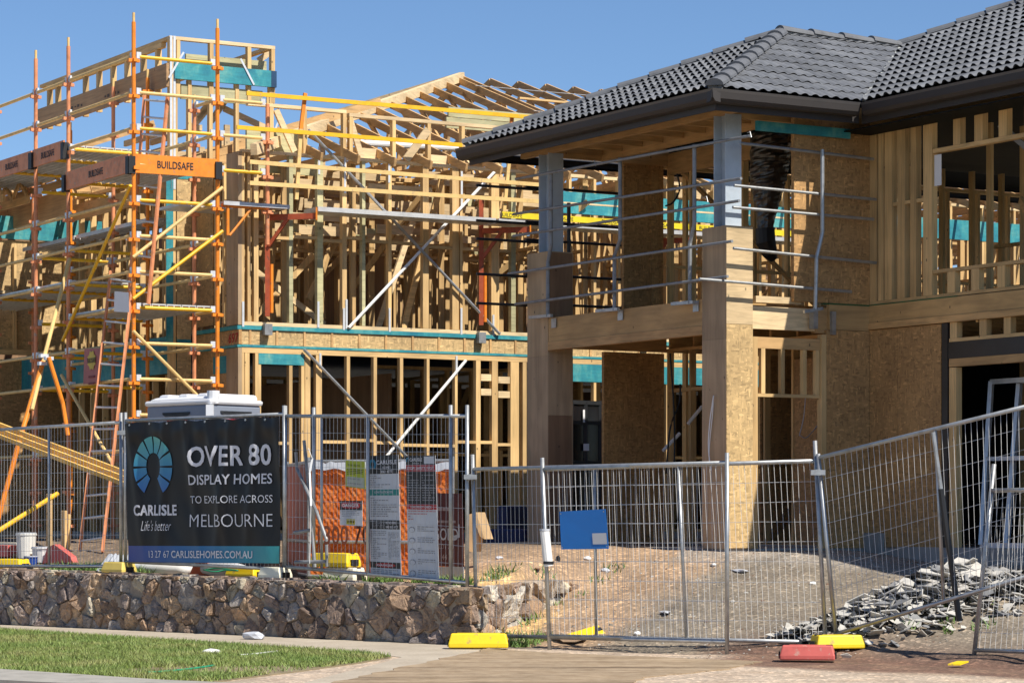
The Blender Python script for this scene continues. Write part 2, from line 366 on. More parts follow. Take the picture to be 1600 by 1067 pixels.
def blade_patch(name, test, x0, x1, y0, y1, n, h, mat, zf, lean=0.5, w=0.006):
    m = MB(); k = 0; tries = 0
    while k < n and tries < n*20:
        tries += 1; x = random.uniform(x0, x1); y = random.uniform(y0, y1)
        if not test(x, y): continue
        k += 1; z = zf(x, y); hh = h*random.uniform(0.4, 1.2); an = random.uniform(0, 2*pi); dx = cos(an)*w; dy = sin(an)*w
        lx = random.gauss(0, lean)*hh; ly = random.gauss(0, lean)*hh; i = len(m.v)
        m.v += [Vector((x-dx, y-dy, z)), Vector((x+dx, y+dy, z)), Vector((x+lx, y+ly, z+hh))]; m.f.append((i, i+1, i+2)); m.mi.append(0)
    me = bpy.data.meshes.new(name); me.from_pydata([tuple(v) for v in m.v], [], m.f); me.materials.append(mat)
    return struct(link(name, me), 'stuff')
def leafmat(name, c1, c2, c3, sc=1.2):
    b = NB(name); n1 = b.noise(b.coords((1, 1, 1)), sc, 4, 0.7); n2 = b.noise(b.coords((1, 1, 1)), 45, 2)
    r = b.ramp(n1, 0, [(0.32, c1), (0.5, c2), (0.68, c3)]); r2 = b.ramp(n2, 0, [(0.3, (0.6, 0.6, 0.6)), (0.7, (1.4, 1.4, 1.3))])
    return b.done(b.mix(1, r.outputs[0], r2.outputs[0], 'MULTIPLY'), 0.6)
M['grass'] = leafmat('verge_grass', (0.30, 0.29, 0.11), (0.20, 0.26, 0.065), (0.13, 0.21, 0.04))
M['weed'] = leafmat('weed_leaves', (0.09, 0.16, 0.03), (0.13, 0.22, 0.05), (0.19, 0.28, 0.08))
xs = [p[0] for p in VERGE]; ys = [p[1] for p in VERGE]
BARE = Vector((-2.3, 24.0, 0))
def grassy(x, y):
    if not inside(x, y, VERGE): return False
    d = (Vector((x, y, 0))-BARE); e = (d.x/1.2)**2+(d.y/0.6)**2
    return e > 1 or random.random() < 0.12
blade_patch('grass', grassy, min(xs), max(xs), min(ys), max(ys), 62000, 0.05, M['grass'], lambda x, y: 0.01)
def onwall(lo, hi, b0, b1):
    def f(x, y):
        p = Vector((x, y, 0)); a = (p-W0).dot(WD); b = (p-W0).dot(WB); return lo < a < hi and b0 < b < b1 and noise.noise(Vector((x*2, y*2, 5))) > -0.25
    return f
gz = lambda x, y: ground_z(x, y)[0]-0.003
# ---------------------------------------------------------------- stone wall
def clip_poly(P, n, d):
    out = []
    for i in range(len(P)):
        a = P[i]; b = P[(i+1) % len(P)]; da = a.dot(n)-d; db = b.dot(n)-d
        if da <= 0: out.append(a)
        if (da < 0 < db) or (db < 0 < da): out.append(a+(b-a)*(da/(da-db)))
    return out
def stone_face(m, cols, O, dx, nrm, L, hfun, cell, bulge, pal, seed):
    """irregular stones over a face: Voronoi cells pushed out unevenly"""
    rnd = random.Random(seed); pts = []; hmax = max(hfun(0), hfun(L))
    tries = 0
    while tries < 6000:
        tries += 1; x = rnd.uniform(-0.05, L+0.05); y = rnd.uniform(0, 1)*hmax
        r = cell*(0.55+0.75*rnd.random()**1.5)*(0.75 if y > hmax-0.12 else 1)
        if all((x-q[0])**2+((y-q[1])*0.85)**2 > (r*0.5+q[2]*0.5)**2 for q in pts): pts.append((x, y, r))
    for (x, y, r) in pts:
        c = Vector((x, y)); P = [Vector((max(0, x-0.45), 0)), Vector((min(L, x+0.45), 0)), Vector((min(L, x+0.45), hfun(x+0.4))), Vector((max(0, x-0.45), hfun(x-0.4)))]
        for (x2, y2, r2) in pts:
            if (x2, y2) == (x, y) or abs(x2-x) > 0.9: continue
            q = Vector((x2, y2)); n = q-c; l = n.length; n = n/l
            off = 0.5*l+(r-r2)*0.28
            P = clip_poly(P, n, c.dot(n)+off-0.0035*rnd.uniform(0.2, 1.8))
            if len(P) < 3: break
        if len(P) < 3: continue
        # subdivide edges and round
        Q = []
        for i in range(len(P)):
            a, b = P[i], P[(i+1) % len(P)]; Q += [a, a.lerp(b, 0.33), a.lerp(b, 0.67)]
        ce = sum(Q, Vector((0, 0)))/len(Q); S = []
        for i in range(len(Q)):
            s = (Q[i-1]+Q[i]*2+Q[(i+1) % len(Q)])/4; s = s.lerp(Q[i], 0.45); S.append(s+(ce-s)*rnd.uniform(0.0, 0.03))
        d0 = bulge*rnd.uniform(0.3, 1.25); tx, ty = rnd.gauss(0, 0.2), rnd.gauss(0, 0.24)
        w3 = lambda p, d: O+dx*p.x+ZZ*p.y+nrm*d
        rings = []
        for sc_, dd in ((1.0, -0.02), (0.99, d0*0.6), (0.90, d0*1.0), (0.5, d0*1.08)):
            k = len(m.v); rings.append(k)
            for p in S:
                e = ce+(p-ce)*sc_; rel = e-ce
                m.v.append(w3(e, dd+(rel.x*tx+rel.y*ty if dd > 0 else 0)+(rnd.gauss(0, 0.007) if dd > 0 else 0)))
        m.v.append(w3(ce, d0*1.1+rnd.gauss(0, 0.004))); cen = len(m.v)-1; nS = len(S)
        col = Vector(rnd.choice(pal))*rnd.uniform(0.85, 1.4)
        for a, b in zip(rings, rings[1:]):
            for j in range(nS): m.f.append((a+j, a+(j+1) % nS, b+(j+1) % nS, b+j)); m.mi.append(0); cols.append(col)
        for j in range(nS): m.f.append((rings[-1]+j, rings[-1]+(j+1) % nS, cen)); m.mi.append(0); cols.append(col)
PAL = [(0.31, 0.21, 0.14), (0.24, 0.175, 0.135), (0.28, 0.22, 0.185), (0.35, 0.25, 0.165), (0.22, 0.19, 0.18), (0.30, 0.265, 0.24), (0.20, 0.145, 0.115), (0.36, 0.32, 0.25), (0.27, 0.245, 0.23), (0.21, 0.165, 0.15)]
PAL2 = [(0.40, 0.30, 0.20), (0.46, 0.41, 0.32), (0.30, 0.22, 0.17), (0.36, 0.30, 0.24), (0.5, 0.46, 0.40), (0.38, 0.26, 0.17)]
def stone_wall():
    t = thing('stone_wall', 'low wall of rough brown and grey fieldstones along the footpath, turning back beside the driveway', 'wall', W0); t['kind'] = 'thing'
    hf = lambda x: 0.70-0.010*x+0.02*noise.noise(Vector((x*2.3, 0, 0)))
    hf2 = lambda x: 0.62+0.02*x+0.02*noise.noise(Vector((x*3, 4, 0)))
    m = MB(); cols = []
    stone_face(m, cols, W0-WD*2.2-WB*0.0, WD, -WB, WL+2.2, lambda x: hf(x-2.2), 0.175, 0.042, PAL, 3)
    stone_face(m, cols, W1, RD, RN, RL, lambda x: hf2(x)*(1-0.28*sm((x-2.6)/1.0)), 0.27, 0.065, PAL2, 11)
    # cap stones laid flat along the top
    rnd = random.Random(5); x = -2.2
    while x < WL-0.05:
        w = rnd.uniform(0.10, 0.26); h = hf(x+w/2)
        for b0, b1 in ((0.0, 0.17), (0.175, 0.34)):
            z = h-0.01+rnd.uniform(0, 0.02); col = Vector(rnd.choice(PAL))*rnd.uniform(0.9, 1.4); O = W0+WD*x+WB*b0; n0 = len(m.f); j = lambda: rnd.uniform(-0.006, 0.006)
            P = [O+WD*(dx_+j())+WB*(dy_+j())+ZZ*(zz+j()) for zz, ins in ((h-0.07, 0), (z+0.012, 0.012)) for dx_, dy_ in ((0.004+ins, 0.004+ins), (w-0.004-ins, 0.004+ins), (w-0.004-ins, b1-b0-ins), (0.004+ins, b1-b0-ins))]
            m.hexa(P); cols += [col]*6
        x += w
    for z0, z1, la, lb in ((0.0, 0.23, 0.17, 0.26), (0.232, 0.43, 0.11, 0.34), (0.432, 0.62, 0.19, 0.22)):
        j = lambda: rnd.uniform(-0.012, 0.012); col = Vector(rnd.choice(PAL[:4]))*rnd.uniform(0.9, 1.2); k = 0.038
        for zz0, zz1, f0, f1 in ((z0, z0+0.03, 0.6, 1), (z0+0.03, z1-0.03, 1, 1), (z1-0.03, z1, 1, 0.6)):
            pr = lambda f, z: [W1-WD*la-WB*k*f+ZZ*z, W1+WD*k*f*0.6-WB*k*f+ZZ*z, W1+RD*lb+RN*k*f+ZZ*z, W1+RD*lb*0.8-WD*la*0.9+ZZ*z]
            m.hexa([p+Vector((j(), j(), 0)) for p in pr(f0, zz0)]+[p+Vector((j(), j(), 0)) for p in pr(f1, zz1)]); cols += [col]*6
    me = m.mesh('stones', []); 
    ca = me.color_attributes.new('stone', 'FLOAT_COLOR', 'CORNER'); buf = []
    for p, c in zip(me.polygons, cols): buf += [*c, 1]*p.loop_total
    ca.data.foreach_set('color', buf)
    b = NB('fieldstone'); a2 = b.n('ShaderNodeAttribute', attribute_name='stone'); mp = b.coords((1, 1, 1)); n1 = b.noise(mp, 9, 6, 0.7, 0.6); n2 = b.noise(mp, 40, 4, 0.7)
    r1 = b.ramp(n1, 0, [(0.28, (0.42, 0.38, 0.36)), (0.48, (0.95, 0.95, 0.95)), (0.72, (1.6, 1.5, 1.32))]); r2 = b.ramp(n2, 0, [(0.3, (0.75, 0.75, 0.75)), (0.7, (1.2, 1.2, 1.2))])
    col = b.mix(1, a2.outputs[0], r1.outputs[0], 'MULTIPLY'); col = b.mix(1, col, r2.outputs[0], 'MULTIPLY'); ad = b.mix(0.4, n1.outputs[0], n2.outputs[0]); b.bump(ad, 1.0, 0.05)
    me.materials.append(b.done(col, 0.85)); link('stones', me, t)
    c = MB(); c.hexa([W0-WD*2.2-WB*0.001, W1-WD*0.0-WB*0.001, W1+WB*0.33-WD*0.1, W0-WD*2.2+WB*0.33]+[p+ZZ*h for p, h in ((W0-WD*2.2-WB*0.001, hf(-2.2)-0.06), (W1-WB*0.001, hf(WL)-0.06), (W1+WB*0.33-WD*0.1, hf(WL)-0.06), (W0-WD*2.2+WB*0.33, hf(-2.2)-0.06))])
    e0 = W1-RN*0.012; e1 = R1-RN*0.012
    c.hexa([e0+RD*0.1, e1, e1-RN*0.3, e0-RN*0.3+RD*0.5]+[p+ZZ*h for p, h in ((e0+RD*0.1, 0.5), (e1, 0.40), (e1-RN*0.3, 0.40), (e0-RN*0.3+RD*0.5, 0.5))])
    c.build('mortar_core', plain('mortar', (0.33, 0.27, 0.21), 0.95, 0, 0.3, 6), t)
stone_wall()
# ---------------------------------------------------------------- the nearer house: tiled roof, boarded walls
ZB = 0.98
hB = thing('unfinished_house', 'half-built two-storey house with dark tiled roof, strand board walls and open balcony', 'house', HB(0, 0, ZB))
def part(mb, name, mat, parent=None, **k): return mb.build(name, M[mat] if isinstance(mat, str) else mat, parent if parent is not None else hB, **k)
def bx(name, mat, s0, s1, t0, t1, z0, z1, F=HB, parent=None, bevel=0): return part(MB().fbox(F, s0, s1, t0, t1, z0, z1), name, mat, parent, bevel=bevel)
ZF = 4.05            # upper floor
SL, SR, TB = 4.72, -9.0, 2.235      # left wall, far right end, back wall of the porch = garage front
# slab and floors
bx('slab', 'concrete', -9, SL, TB, 13, ZB-0.6, ZB+0.02); bx('porch_slab', 'concrete', 0.02, SL-0.02, 0.02, TB-0.003, ZB-0.35, ZB+0.0)
bx('footing', 'concrete', -0.006, -0.30, TB-0.10, TB-0.003, ZB-0.3, ZB+0.19)
bx('floor_deck', 'ply_h', -9, SL, TB+0.004, 13, ZF-0.02, ZF+0.002); bx('balcony_deck', 'ply_h', 0.42, SL-0.02, 0.13, TB, ZF-0.022, ZF)
mj = MB()
for k in range(22): mj.fbox(HB, SL-0.1-k*0.6, SL-0.145-k*0.6, TB+0.05, 13, ZF-0.33, ZF-0.024)
part(mj, 'floor_joists', 'pine_h')
bx('ceiling_lining', 'sark', -9, SL, 2.6, 12.8, 6.62, 6.63)
# --- corner posts
def corner_post(s0, s1, steel_s, zc, red=False):
    bx('post', 'ply', s0, s1, 0, 0.405, ZB, 3.56) ; bx('post_cladding', 'ply', s0+0.001, s1-0.001, 0.001, 0.404, 3.562, zc)
    sg = MB(); a = steel_s
    for q0, q1, w0, w1 in ((a, a+0.012, 0.06, 0.30), (a+0.24, a+0.252, 0.06, 0.30), (a+0.0125, a+0.2395, 0.17, 0.19)): sg.fbox(HB, q0, q1, w0, w1, zc-0.3, 6.34)
    part(sg, 'steel_column', 'steelpost')
corner_post(0.0, 0.507, 0.09, 4.95); corner_post(4.18, 4.72, 4.26, 4.985)
bx('post_facing', 'osb_sunlit', -0.012, -0.001, 0.004, 0.40, ZB+0.01, 3.74)
bx('post_facing', 'pine_pale', -0.011, -0.001, 0.004, 0.40, 3.745, 4.94)['label'] = 'pale plywood facing'
bx('post_facing', 'ply_red', 4.168, 4.179, 0.006, 0.38, ZB+0.02, 2.75)['label'] = 'red-brown plywood facing'
bx('post_facing', 'ply', 4.169, 4.179, 0.005, 0.39, 2.755, 3.6)
bx('post_facing', 'ply_red', 4.169, 4.179, 0.005, 0.39, 4.07, 4.97)['label'] = 'red-brown plywood facing'
# --- balcony beams
bx('balcony_beam', 'ply_h', 0.51, 4.175, 0.01, 0.06, 3.75, 4.075); bx('beam_cap', 'pine_b', 0.51, 4.175, 0.0, 0.10, 3.635, 3.747)
bx('beam_cap', 'pine_b', 0.51, 4.175, 0.105, 0.24, 3.66, 3.74)
bx('balcony_beam', 'pine_pale', 0.05, 0.11, 0.41, 1.40, 3.70, 3.98); bx('balcony_beam', 'pine_b', 0.05, 0.13, 1.41, 1.60, 3.68, 4.0)
bx('timber_pack', 'pine_pale', 0.06, 0.2, 0.50, 1.20, 4.03, 4.11)
bx('balcony_beam', 'pine_b', 4.6, 4.68, 0.41, TB, 3.70, 4.0)
# --- eave beams and rafters
bx('eave_beam', 'pine_b', -0.25, 5.0, 0.06, 0.15, 6.335, 6.56); bx('eave_beam', 'pine_b', 0.12, 0.2, 0.16, TB, 6.30, 6.57); bx('eave_beam', 'pine_b', 4.55, 4.63, 0.16, TB, 6.33, 6.56)
bx('eave_beam', 'pine_b', 0.21, 4.54, 1.1, 1.18, 6.33, 6.52); bx('eave_beam', 'pine_b', 0.21, 4.54, TB-0.02, TB+0.06, 6.2, 6.5)
for i in range(9):
    s = 0.5+i*0.5; bx('rafter', 'pine_b', s, s+0.045, -0.50, 1.09, 6.40, 6.49)
bx('teal_header', 'teal', -0.10, -0.06, 0.4, 1.85, 6.13, 6.25)
# --- porch walls: right side
bx('wall_panel', 'osb', 0.004, 0.06, 1.55, 2.0, ZB+0.0, 3.72); bx('wall_panel', 'osb', 0.003, 0.06, 2.003, TB-0.001, ZB+0.0, 3.72)
bx('wall_panel', 'ply_h', 0.0, 0.06, 1.59, TB-0.001, 3.725, 4.04)
bx('seal_strip', plain('green_membrane', (0.03, 0.14, 0.05), 0.6), -0.006, 0.058, 1.50, TB-0.001, 4.043, 4.056)
bx('wall_panel', 'osb', 0.0, 0.06, 1.04, 1.58, 4.06, 6.42); bx('wall_panel', 'osb', 0.002, 0.06, 1.583, TB-0.001, 4.06, 6.42)
bx('jamb', 'pine_v', 0.0, 0.09, 1.47, 1.545, ZB, 3.66); bx('jamb', 'pine_v', 0.02, 0.1, 0.42, 0.50, ZB, 3.60)
# side opening header with cripples
bx('header', 'pine_b', 0.03, 0.09, 0.505, 1.465, 3.46, 3.60); bx('header', 'pine_h', 0.03, 0.09, 0.505, 1.465, 2.86, 2.90)
for t in (0.56, 0.86, 1.2, 1.40): bx('cripple', 'pine_v', 0.03, 0.09, t, t+0.06, 2.902, 3.458)
bx('hanger_bracket', 'galv', -0.10, -0.012, 1.27, 1.34, 3.72, 3.94); bx('hanger_bracket', 'galv', -0.05, -0.004, 1.60, 1.66, 3.66, 3.95)
# --- porch left side wall (seen from inside)
bx('wall_panel', 'osb', 4.66, 4.72, 1.22, 1.62, ZB, 3.68); bx('wall_panel', 'osb', 4.662, 4.72, 1.623, TB, ZB, 3.68)
bx('wall_panel', 'osb', 4.66, 4.72, 1.55, 2.22, 4.06, 6.34); bx('wall_panel', 'osb', 4.62, 4.659, 2.0, 2.12, 4.06, 6.34)
# --- back wall of the porch, studs both floors
for zl, zh in ((ZB+0.03, 3.70), (ZF+0.03, 6.30)):
    for s in ((4.55, 4.0, 3.1, 2.75, 2.25, 1.62) if zl < 2 else (4.55, 4.0, 3.1, 2.75, 1.5, 1.02, 0.62, 0.1)): bx('stud', 'pine_v', s, s+0.045, TB+0.004, TB+0.094, zl, zh)
    bx('plate', 'pine_h', 0.0, 4.6, TB+0.003, TB+0.095, zh+0.002, zh+0.047); bx('plate', 'pine_h', 0.0, 4.6, TB+0.003, TB+0.095, zl-0.025, zl-0.002)
bx('header', 'pine_h', 3.15, 4.545, TB+0.005, TB+0.093, 3.13, 3.18)
bx('wall_panel', 'osb', 0.05, 1.6, TB+0.0035, TB+0.05, ZB+0.03, 3.45)
bx('wall_panel', 'osb', 3.15, 3.2, TB+0.6, TB+3.2, ZB+0.03, 3.6)
# --- garage front
F0 = -0.002
bx('wall_panel', 'osb', -0.55, F0, TB, TB+0.05, ZB, 3.735); bx('wall_panel', 'osb', -1.395, -0.553, TB+0.002, TB+0.05, ZB, 3.735)
bx('band_beam', 'ply_h', -9, F0, TB-0.012, TB+0.05, 3.83, 4.045); bx('band_cap', 'pine_b', -9, F0, TB-0.03, TB+0.05, 3.745, 3.826)
bx('seal_strip', MATS['green_membrane'], -1.7, F0, TB-0.014, TB+0.05, 4.047, 4.058)
bx('bottom_plate', 'pine_h', -9, F0, TB, TB+0.09, 4.061, 4.10); bx('top_plate', 'pine_b', -9, F0, TB+0.002, TB+0.092, 6.24, 6.40)
def gs(px): return HB.s_at(px, TB)
for x0, x1 in ((1358.5, 1369), (1372, 1380), (1382, 1393), (1401.5, 1413), (1422, 1431), (1442, 1456)):
    bx('stud', 'pine_v', gs(x1), gs(x0), TB+0.003, TB+0.088, 4.102, 6.238)
bx('noggin', 'pine_h', gs(1442), gs(1394), TB+0.01, TB+0.08, 5.27, 5.315)
for x0, x1 in ((1489, 1500), (1522, 1535), (1560, 1573), (1600, 1612)):
    bx('cripple', 'pine_v', gs(x1), gs(x0), TB+0.003, TB+0.088, 5.895, 6.238)
for x0, x1 in ((1480, 1492), (1517, 1529), (1558, 1570), (1600, 1612)):
    bx('cripple', 'pine_v', gs(x1), gs(x0), TB+0.003, TB+0.088, 4.102, 4.36)
bx('window_head', 'pine_h', -4.2, gs(1457), TB+0.001, TB+0.09, 5.84, 5.893); bx('window_sill', 'pine_h', -4.2, gs(1457), TB+0.001, TB+0.09, 4.362, 4.405)
bx('stud', 'pine_v', -4.26, -4.205, TB+0.003, TB+0.088, 4.102, 6.238)
# garage opening
bx('steel_column', 'black', gs(1481.5), gs(1472.5), TB-0.01, TB+0.08, ZB+0.02, 3.74)
bx('jamb', 'pine_v', gs(1494), gs(1483), TB, TB+0.09, ZB+0.02, 3.19)
bx('garage_beam', 'black', -8.9, gs(1482), TB-0.004, TB+0.1, 3.30, 3.50); bx('header', 'pine_h', -8.9, gs(1483), TB, TB+0.1, 3.503, 3.545); bx('header', 'pine_b', -8.9, gs(1483), TB-0.002, TB+0.1, 3.20, 3.297)
for x0, x1 in ((1484, 1495), (1530, 1541), (1568, 1579), (1606, 1618)): bx('cripple', 'pine_v', gs(x1), gs(x0), TB+0.003, TB+0.088, 3.547, 3.742)
bx('garage_shade_sheet', 'sark', 0.9, 0.95, TB+0.15, 8.0, ZB+0.03, 3.6); bx('garage_shade_sheet', 'sark', -8.9, 0.85, 7.5, 7.55, ZB+0.03, 3.6); bx('garage_shade_sheet', 'sark', -8.9, -8.85, TB+0.2, 7.4, ZB+0.03, 3.6)  # added near-black sheets standing in for the garage's deep shade
# leaning window frames in the garage
for k, (s, lean) in enumerate(((-1.85, 0.22), (-2.15, 0.16), (-2.4, 0.18))):
    dq = k*0.14; m = MB(); p0 = HB(s, TB+0.25+dq, ZB+0.05); p1 = HB(s+lean, TB+0.6+dq, ZB+2.05); m.beam(p0, p1, 0.05, 0.09); m.beam(HB(s-0.9, TB+0.25+dq, ZB+0.05), HB(s-0.9+lean, TB+0.6+dq, ZB+2.05), 0.05, 0.09)
    m.beam(p0, HB(s-0.9, TB+0.25+dq, ZB+0.05), 0.05, 0.06); m.beam(p1, HB(s-0.9+lean, TB+0.6+dq, ZB+2.05), 0.05, 0.06); m.beam(HB(s+lean/2, TB+0.42+dq, ZB+1.1), HB(s-0.9+lean/2, TB+0.42+dq, ZB+1.1), 0.04, 0.05)
    o = m.build('window_frame', M['zinc'])
    tag(o, ('grey metal window frame leaning in the dark garage, front one', 'grey metal window frame leaning in the garage, middle of three', 'grey metal window frame leaning in the garage, hindmost of three')[k], 'window frame', 'window frames stored in the garage')
# --- left side wall behind the porch and the interior framing
for zl, zh in ((ZB+0.05, 3.70), (ZF+0.05, 6.30)):
    for k in range(17):
        t = TB+0.35+k*0.6; bx('stud', 'pine_v', SL-0.09, SL, t, t+0.045, zl, zh)
    bx('noggin', 'pine_h', SL-0.088, SL-0.002, TB, 12.8, (zl+zh)/2-0.3, (zl+zh)/2-0.26); bx('plate', 'pine_h', SL-0.09, SL, TB, 12.9, zh+0.002, zh+0.047)
inn = MB(); rnd = random.Random(21)
for zl, zh in ((ZB+0.05, 3.70), (ZF+0.05, 6.30)):
    for wall_s, t0, t1 in ((2.6, 3.4, 9.0), (-1.2, 3.2, 12.5), (-3.4, 5.5, 11.5)):
        n = int((t1-t0)/0.55)
        for k in range(n):
            if rnd.random() < 0.14: continue
            t = t0+k*0.55; inn.fbox(HB, wall_s, wall_s+0.09, t, t+0.045, zl, zh)
    for wall_t, s0, s1 in ((5.2, -6.5, -1.4), (6.4, -1.0, 2.5), (8.5, -7.5, 1.2), (12.7, -8.5, SL)):
        n = int((s1-s0)/0.55)
        for k in range(n):
            if rnd.random() < 0.14: continue
            s = s0+k*0.55; inn.fbox(HB, s, s+0.045, wall_t, wall_t+0.09, zl, zh)
        inn.fbox(HB, s0, s1, wall_t+0.002, wall_t+0.088, (zl+zh)/2, (zl+zh)/2+0.045)
o = part(inn, 'interior_studs', 'pine_v'); o['kind'] = 'stuff'
# sloping temporary braces inside the openings
br = MB(); br.beam(HB(4.5, TB+0.2, 6.25), HB(4.5, TB+2.9, 4.2), 0.09, 0.035); part(br, 'brace', 'pine_b')
br = MB(); br.beam(HB(2.0, TB+0.3, 4.5), HB(-0.0, TB+0.8, 6.1), 0.045, 0.09); part(br, 'brace', 'pine_b')
br = MB(); br.beam(HB(-1.9, TB+0.5, 6.15), HB(-3.6, TB+1.1, 4.6), 0.035, 0.07); part(br, 'brace', 'galv_dull')
br = MB(); br.beam(HB(-2.9, TB+0.6, 4.2), HB(-1.6, TB+1.1, 5.3), 0.045, 0.09); part(br, 'brace', 'pine_b')

# ---------------------------------------------------------------- roof
EZ = 6.505; OV = 0.55; SA, TA, ZA = 2.45, 2.65, 7.90; TV = TB-OV       # eave height, overhang, portico apex, garage gutter line
rise = ZA-EZ
def V3(s, t, z): return HB(s, t, z)
def tile_field(name, O, e, width, g, length, planes, course=0.32, pitch=0.158, parent=None, k_=1.0):
    """courses of rolled concrete tiles: the roll stands proud at the lower edge of each course so that its end reads as an open arch"""
    e = e.normalized(); g = g.normalized(); n = e.cross(g); n = n if n.z > 0 else -n
    vv = []; ff = []; ns = 10; nx = int(width/pitch*ns)+1; C = int(length/course)+1; rnd = random.Random(3)
    for c in range(C):
        y0 = c*course; rows = []
        for (y, base, amp, bb) in ((y0-0.02, 0.016*k_, 0.052*k_, 0), (y0-0.018, 0.018*k_, 0.056*k_, 0), (y0+course*0.5, 0.010*k_, 0.034*k_+0.008*(1-k_), 0), (y0+course, 0.0, 0.014, 0)):
            k = len(vv); rows.append(k)
            for i in range(nx):
                x = i*pitch/ns; ph = (x/pitch+0.0) % 1.0; r = max(0.0, sin(pi*min(1, ph/0.74)))**0.85 if ph < 0.74 else 0.0
                j = noise.noise(Vector((x//0.316*1.7, c*2.3, 0)))*0.006
                vv.append(O+e*x+g*y+n*(base+amp*r+j+0.03))
        for a, b in zip(rows, rows[1:]):
            for i in range(nx-1): ff.append((a+i, a+i+1, b+i+1, b+i))
    # dark battens and sarking just below
    me = bpy.data.meshes.new(name); me.from_pydata([tuple(v) for v in vv], [], ff); ca = me.color_attributes.new('tone', 'FLOAT_COLOR', 'CORNER'); tc = {}; buf = []
    for f in ff:
        c_ = f[0]//(nx*4); i_ = (f[0] % nx)//(2*ns); q = tc.setdefault((c_, i_), rnd.uniform(0.74, 1.2)); buf += [q, q, q*rnd.uniform(0.99, 1.01), 1]*4
    ca.data.foreach_set('color', buf)
    bm = bmesh.new(); bm.from_mesh(me)
    for co, no in planes:
        bmesh.ops.bisect_plane(bm, geom=bm.verts[:]+bm.edges[:]+bm.faces[:], plane_co=co, plane_no=no, clear_outer=True)
    bmesh.ops.recalc_face_normals(bm, faces=bm.faces)
    bm.to_mesh(me); bm.free(); me.materials.append(M['tile']); return link(name, me, parent or hB)
cA = V3(-OV, -OV, EZ); cL = V3(5.45, -OV, EZ); ap = V3(SA, TA, ZA); rj = V3(SA, TA+2.08, ZA); cV = V3(-OV, TV, EZ)
def vplane(p, q, keep):     # vertical plane through p and q, keeping the side of point keep
    no = (q-p).cross(ZZ).normalized(); return (p, no if (keep-p).dot(no) < 0 else -no)
gF = V3(SA, TA, ZA)-V3(SA, -OV, EZ); gR = V3(SA, TA, ZA)-V3(-OV, TA, EZ)
inF = V3(2.3, 0.3, 7)
tile_field('roof_tiles', cA, -U, 6.1, gF, gF.length+0.1, [vplane(cA, ap, inF), vplane(cL, ap, inF)], k_=0.72)
inR = V3(0.3, 1.8, 7)
tile_field('roof_tiles', cA, V, 5.6, gR, gR.length+0.06, [vplane(cA, ap, inR), vplane(cV, rj, inR), vplane(ap, rj, inR)], k_=0.45)
# garage / main roof front slope, running off to the right
gM = V3(0, TA+2.08, ZA)-V3(0, TV, EZ); hipd = V3(SA-4, TA+2.08+4, ZA+4*rise/3.05)
mO = V3(SA+0.5, TV, EZ)
inM = V3(-3, 3, 8)
tile_field('roof_tiles', mO, U, 11, gM, 8.0, [vplane(cV, rj, inM), vplane(rj, hipd, inM)], parent=hB, k_=0.72)
# far slope and left slopes, closed with plain sheets
und = MB()
for P in ((cA, cL, ap), (cA, ap, rj, cV), (cL, V3(5.45, TA+2.08, EZ), rj, ap)): und.poly([p-ZZ*0.012 for p in P])
und.poly([p-ZZ*0.012 for p in (cV, rj, V3(SA-7.2, TA+2.08+7.2, ZA+7.2*rise/3.05), V3(-10, TA+9.28, ZA+7.2*rise/3.05), V3(-10, TV, EZ))])
und.poly([p-ZZ*0.012 for p in (rj, V3(5.45, TA+2.08, EZ), V3(5.45, 13, EZ), V3(SA-7.2, TA+2.08+7.2, ZA+7.2*rise/3.05))])
part(und, 'roof_sarking', 'sark')
# ridge caps
def ridge_caps(p, q, drop=0.0, r=0.092, name='ridge_cap', L=0.42):
    d = (q-p); n = max(1, int(d.length/L)); m = MB(); dn = d.normalized(); sx = dn.cross(ZZ).normalized(); up = sx.cross(dn)
    for k in range(n):
        a = p+dn*(k*d.length/n-0.03); b = p+dn*((k+1)*d.length/n+0.012); ring = []
        for c0, rr, dz in ((a, r*1.08, 0.012), (b, r*0.97, -0.012)):
            base = len(m.v); ring.append(base)
            for j in range(9):
                an = pi*j/8; m.v.append(c0+sx*cos(an)*rr*1.15+up*(sin(an)*rr*0.85+dz-0.01))
        for j in range(8): m.f.append((ring[0]+j, ring[0]+j+1, ring[1]+j+1, ring[1]+j)); m.mi.append(0)
        m.f.append(tuple(ring[0]+j for j in range(9))); m.mi.append(0)
    return m
ofs = ZZ*0.045
for p, q in ((cA, ap), (cL, ap), (ap, rj), (rj, hipd+(hipd-rj)*0.5)):
    part(ridge_caps(p+ofs, q+ofs), 'ridge_cap_row', 'capping')
    m = MB(); m.beam(p+ZZ*0.02, q+ZZ*0.02, 0.17, 0.06); part(m, 'bedding_mortar', plain('bedding_mortar', (0.17, 0.165, 0.155), 0.9, 0, 0.3, 12) if 'bedding_mortar' not in MATS else MATS['bedding_mortar'])
vm = MB(); n = 60; rnd = random.Random(8)
for k in range(n):
    f = k/n; p = cV.lerp(rj, f)+ZZ*0.035; w = rnd.uniform(0.02, 0.05); vm.beam(p+V*w*0.8+ZZ*0.01, p+(rj-cV).normalized()*0.09+V*rnd.uniform(0.01, 0.05)+ZZ*0.015, 0.05, 0.03)
part(vm, 'valley_edge', plain('cut_tile_edge', (0.36, 0.37, 0.35), 0.8, 0, 0.35, 14))
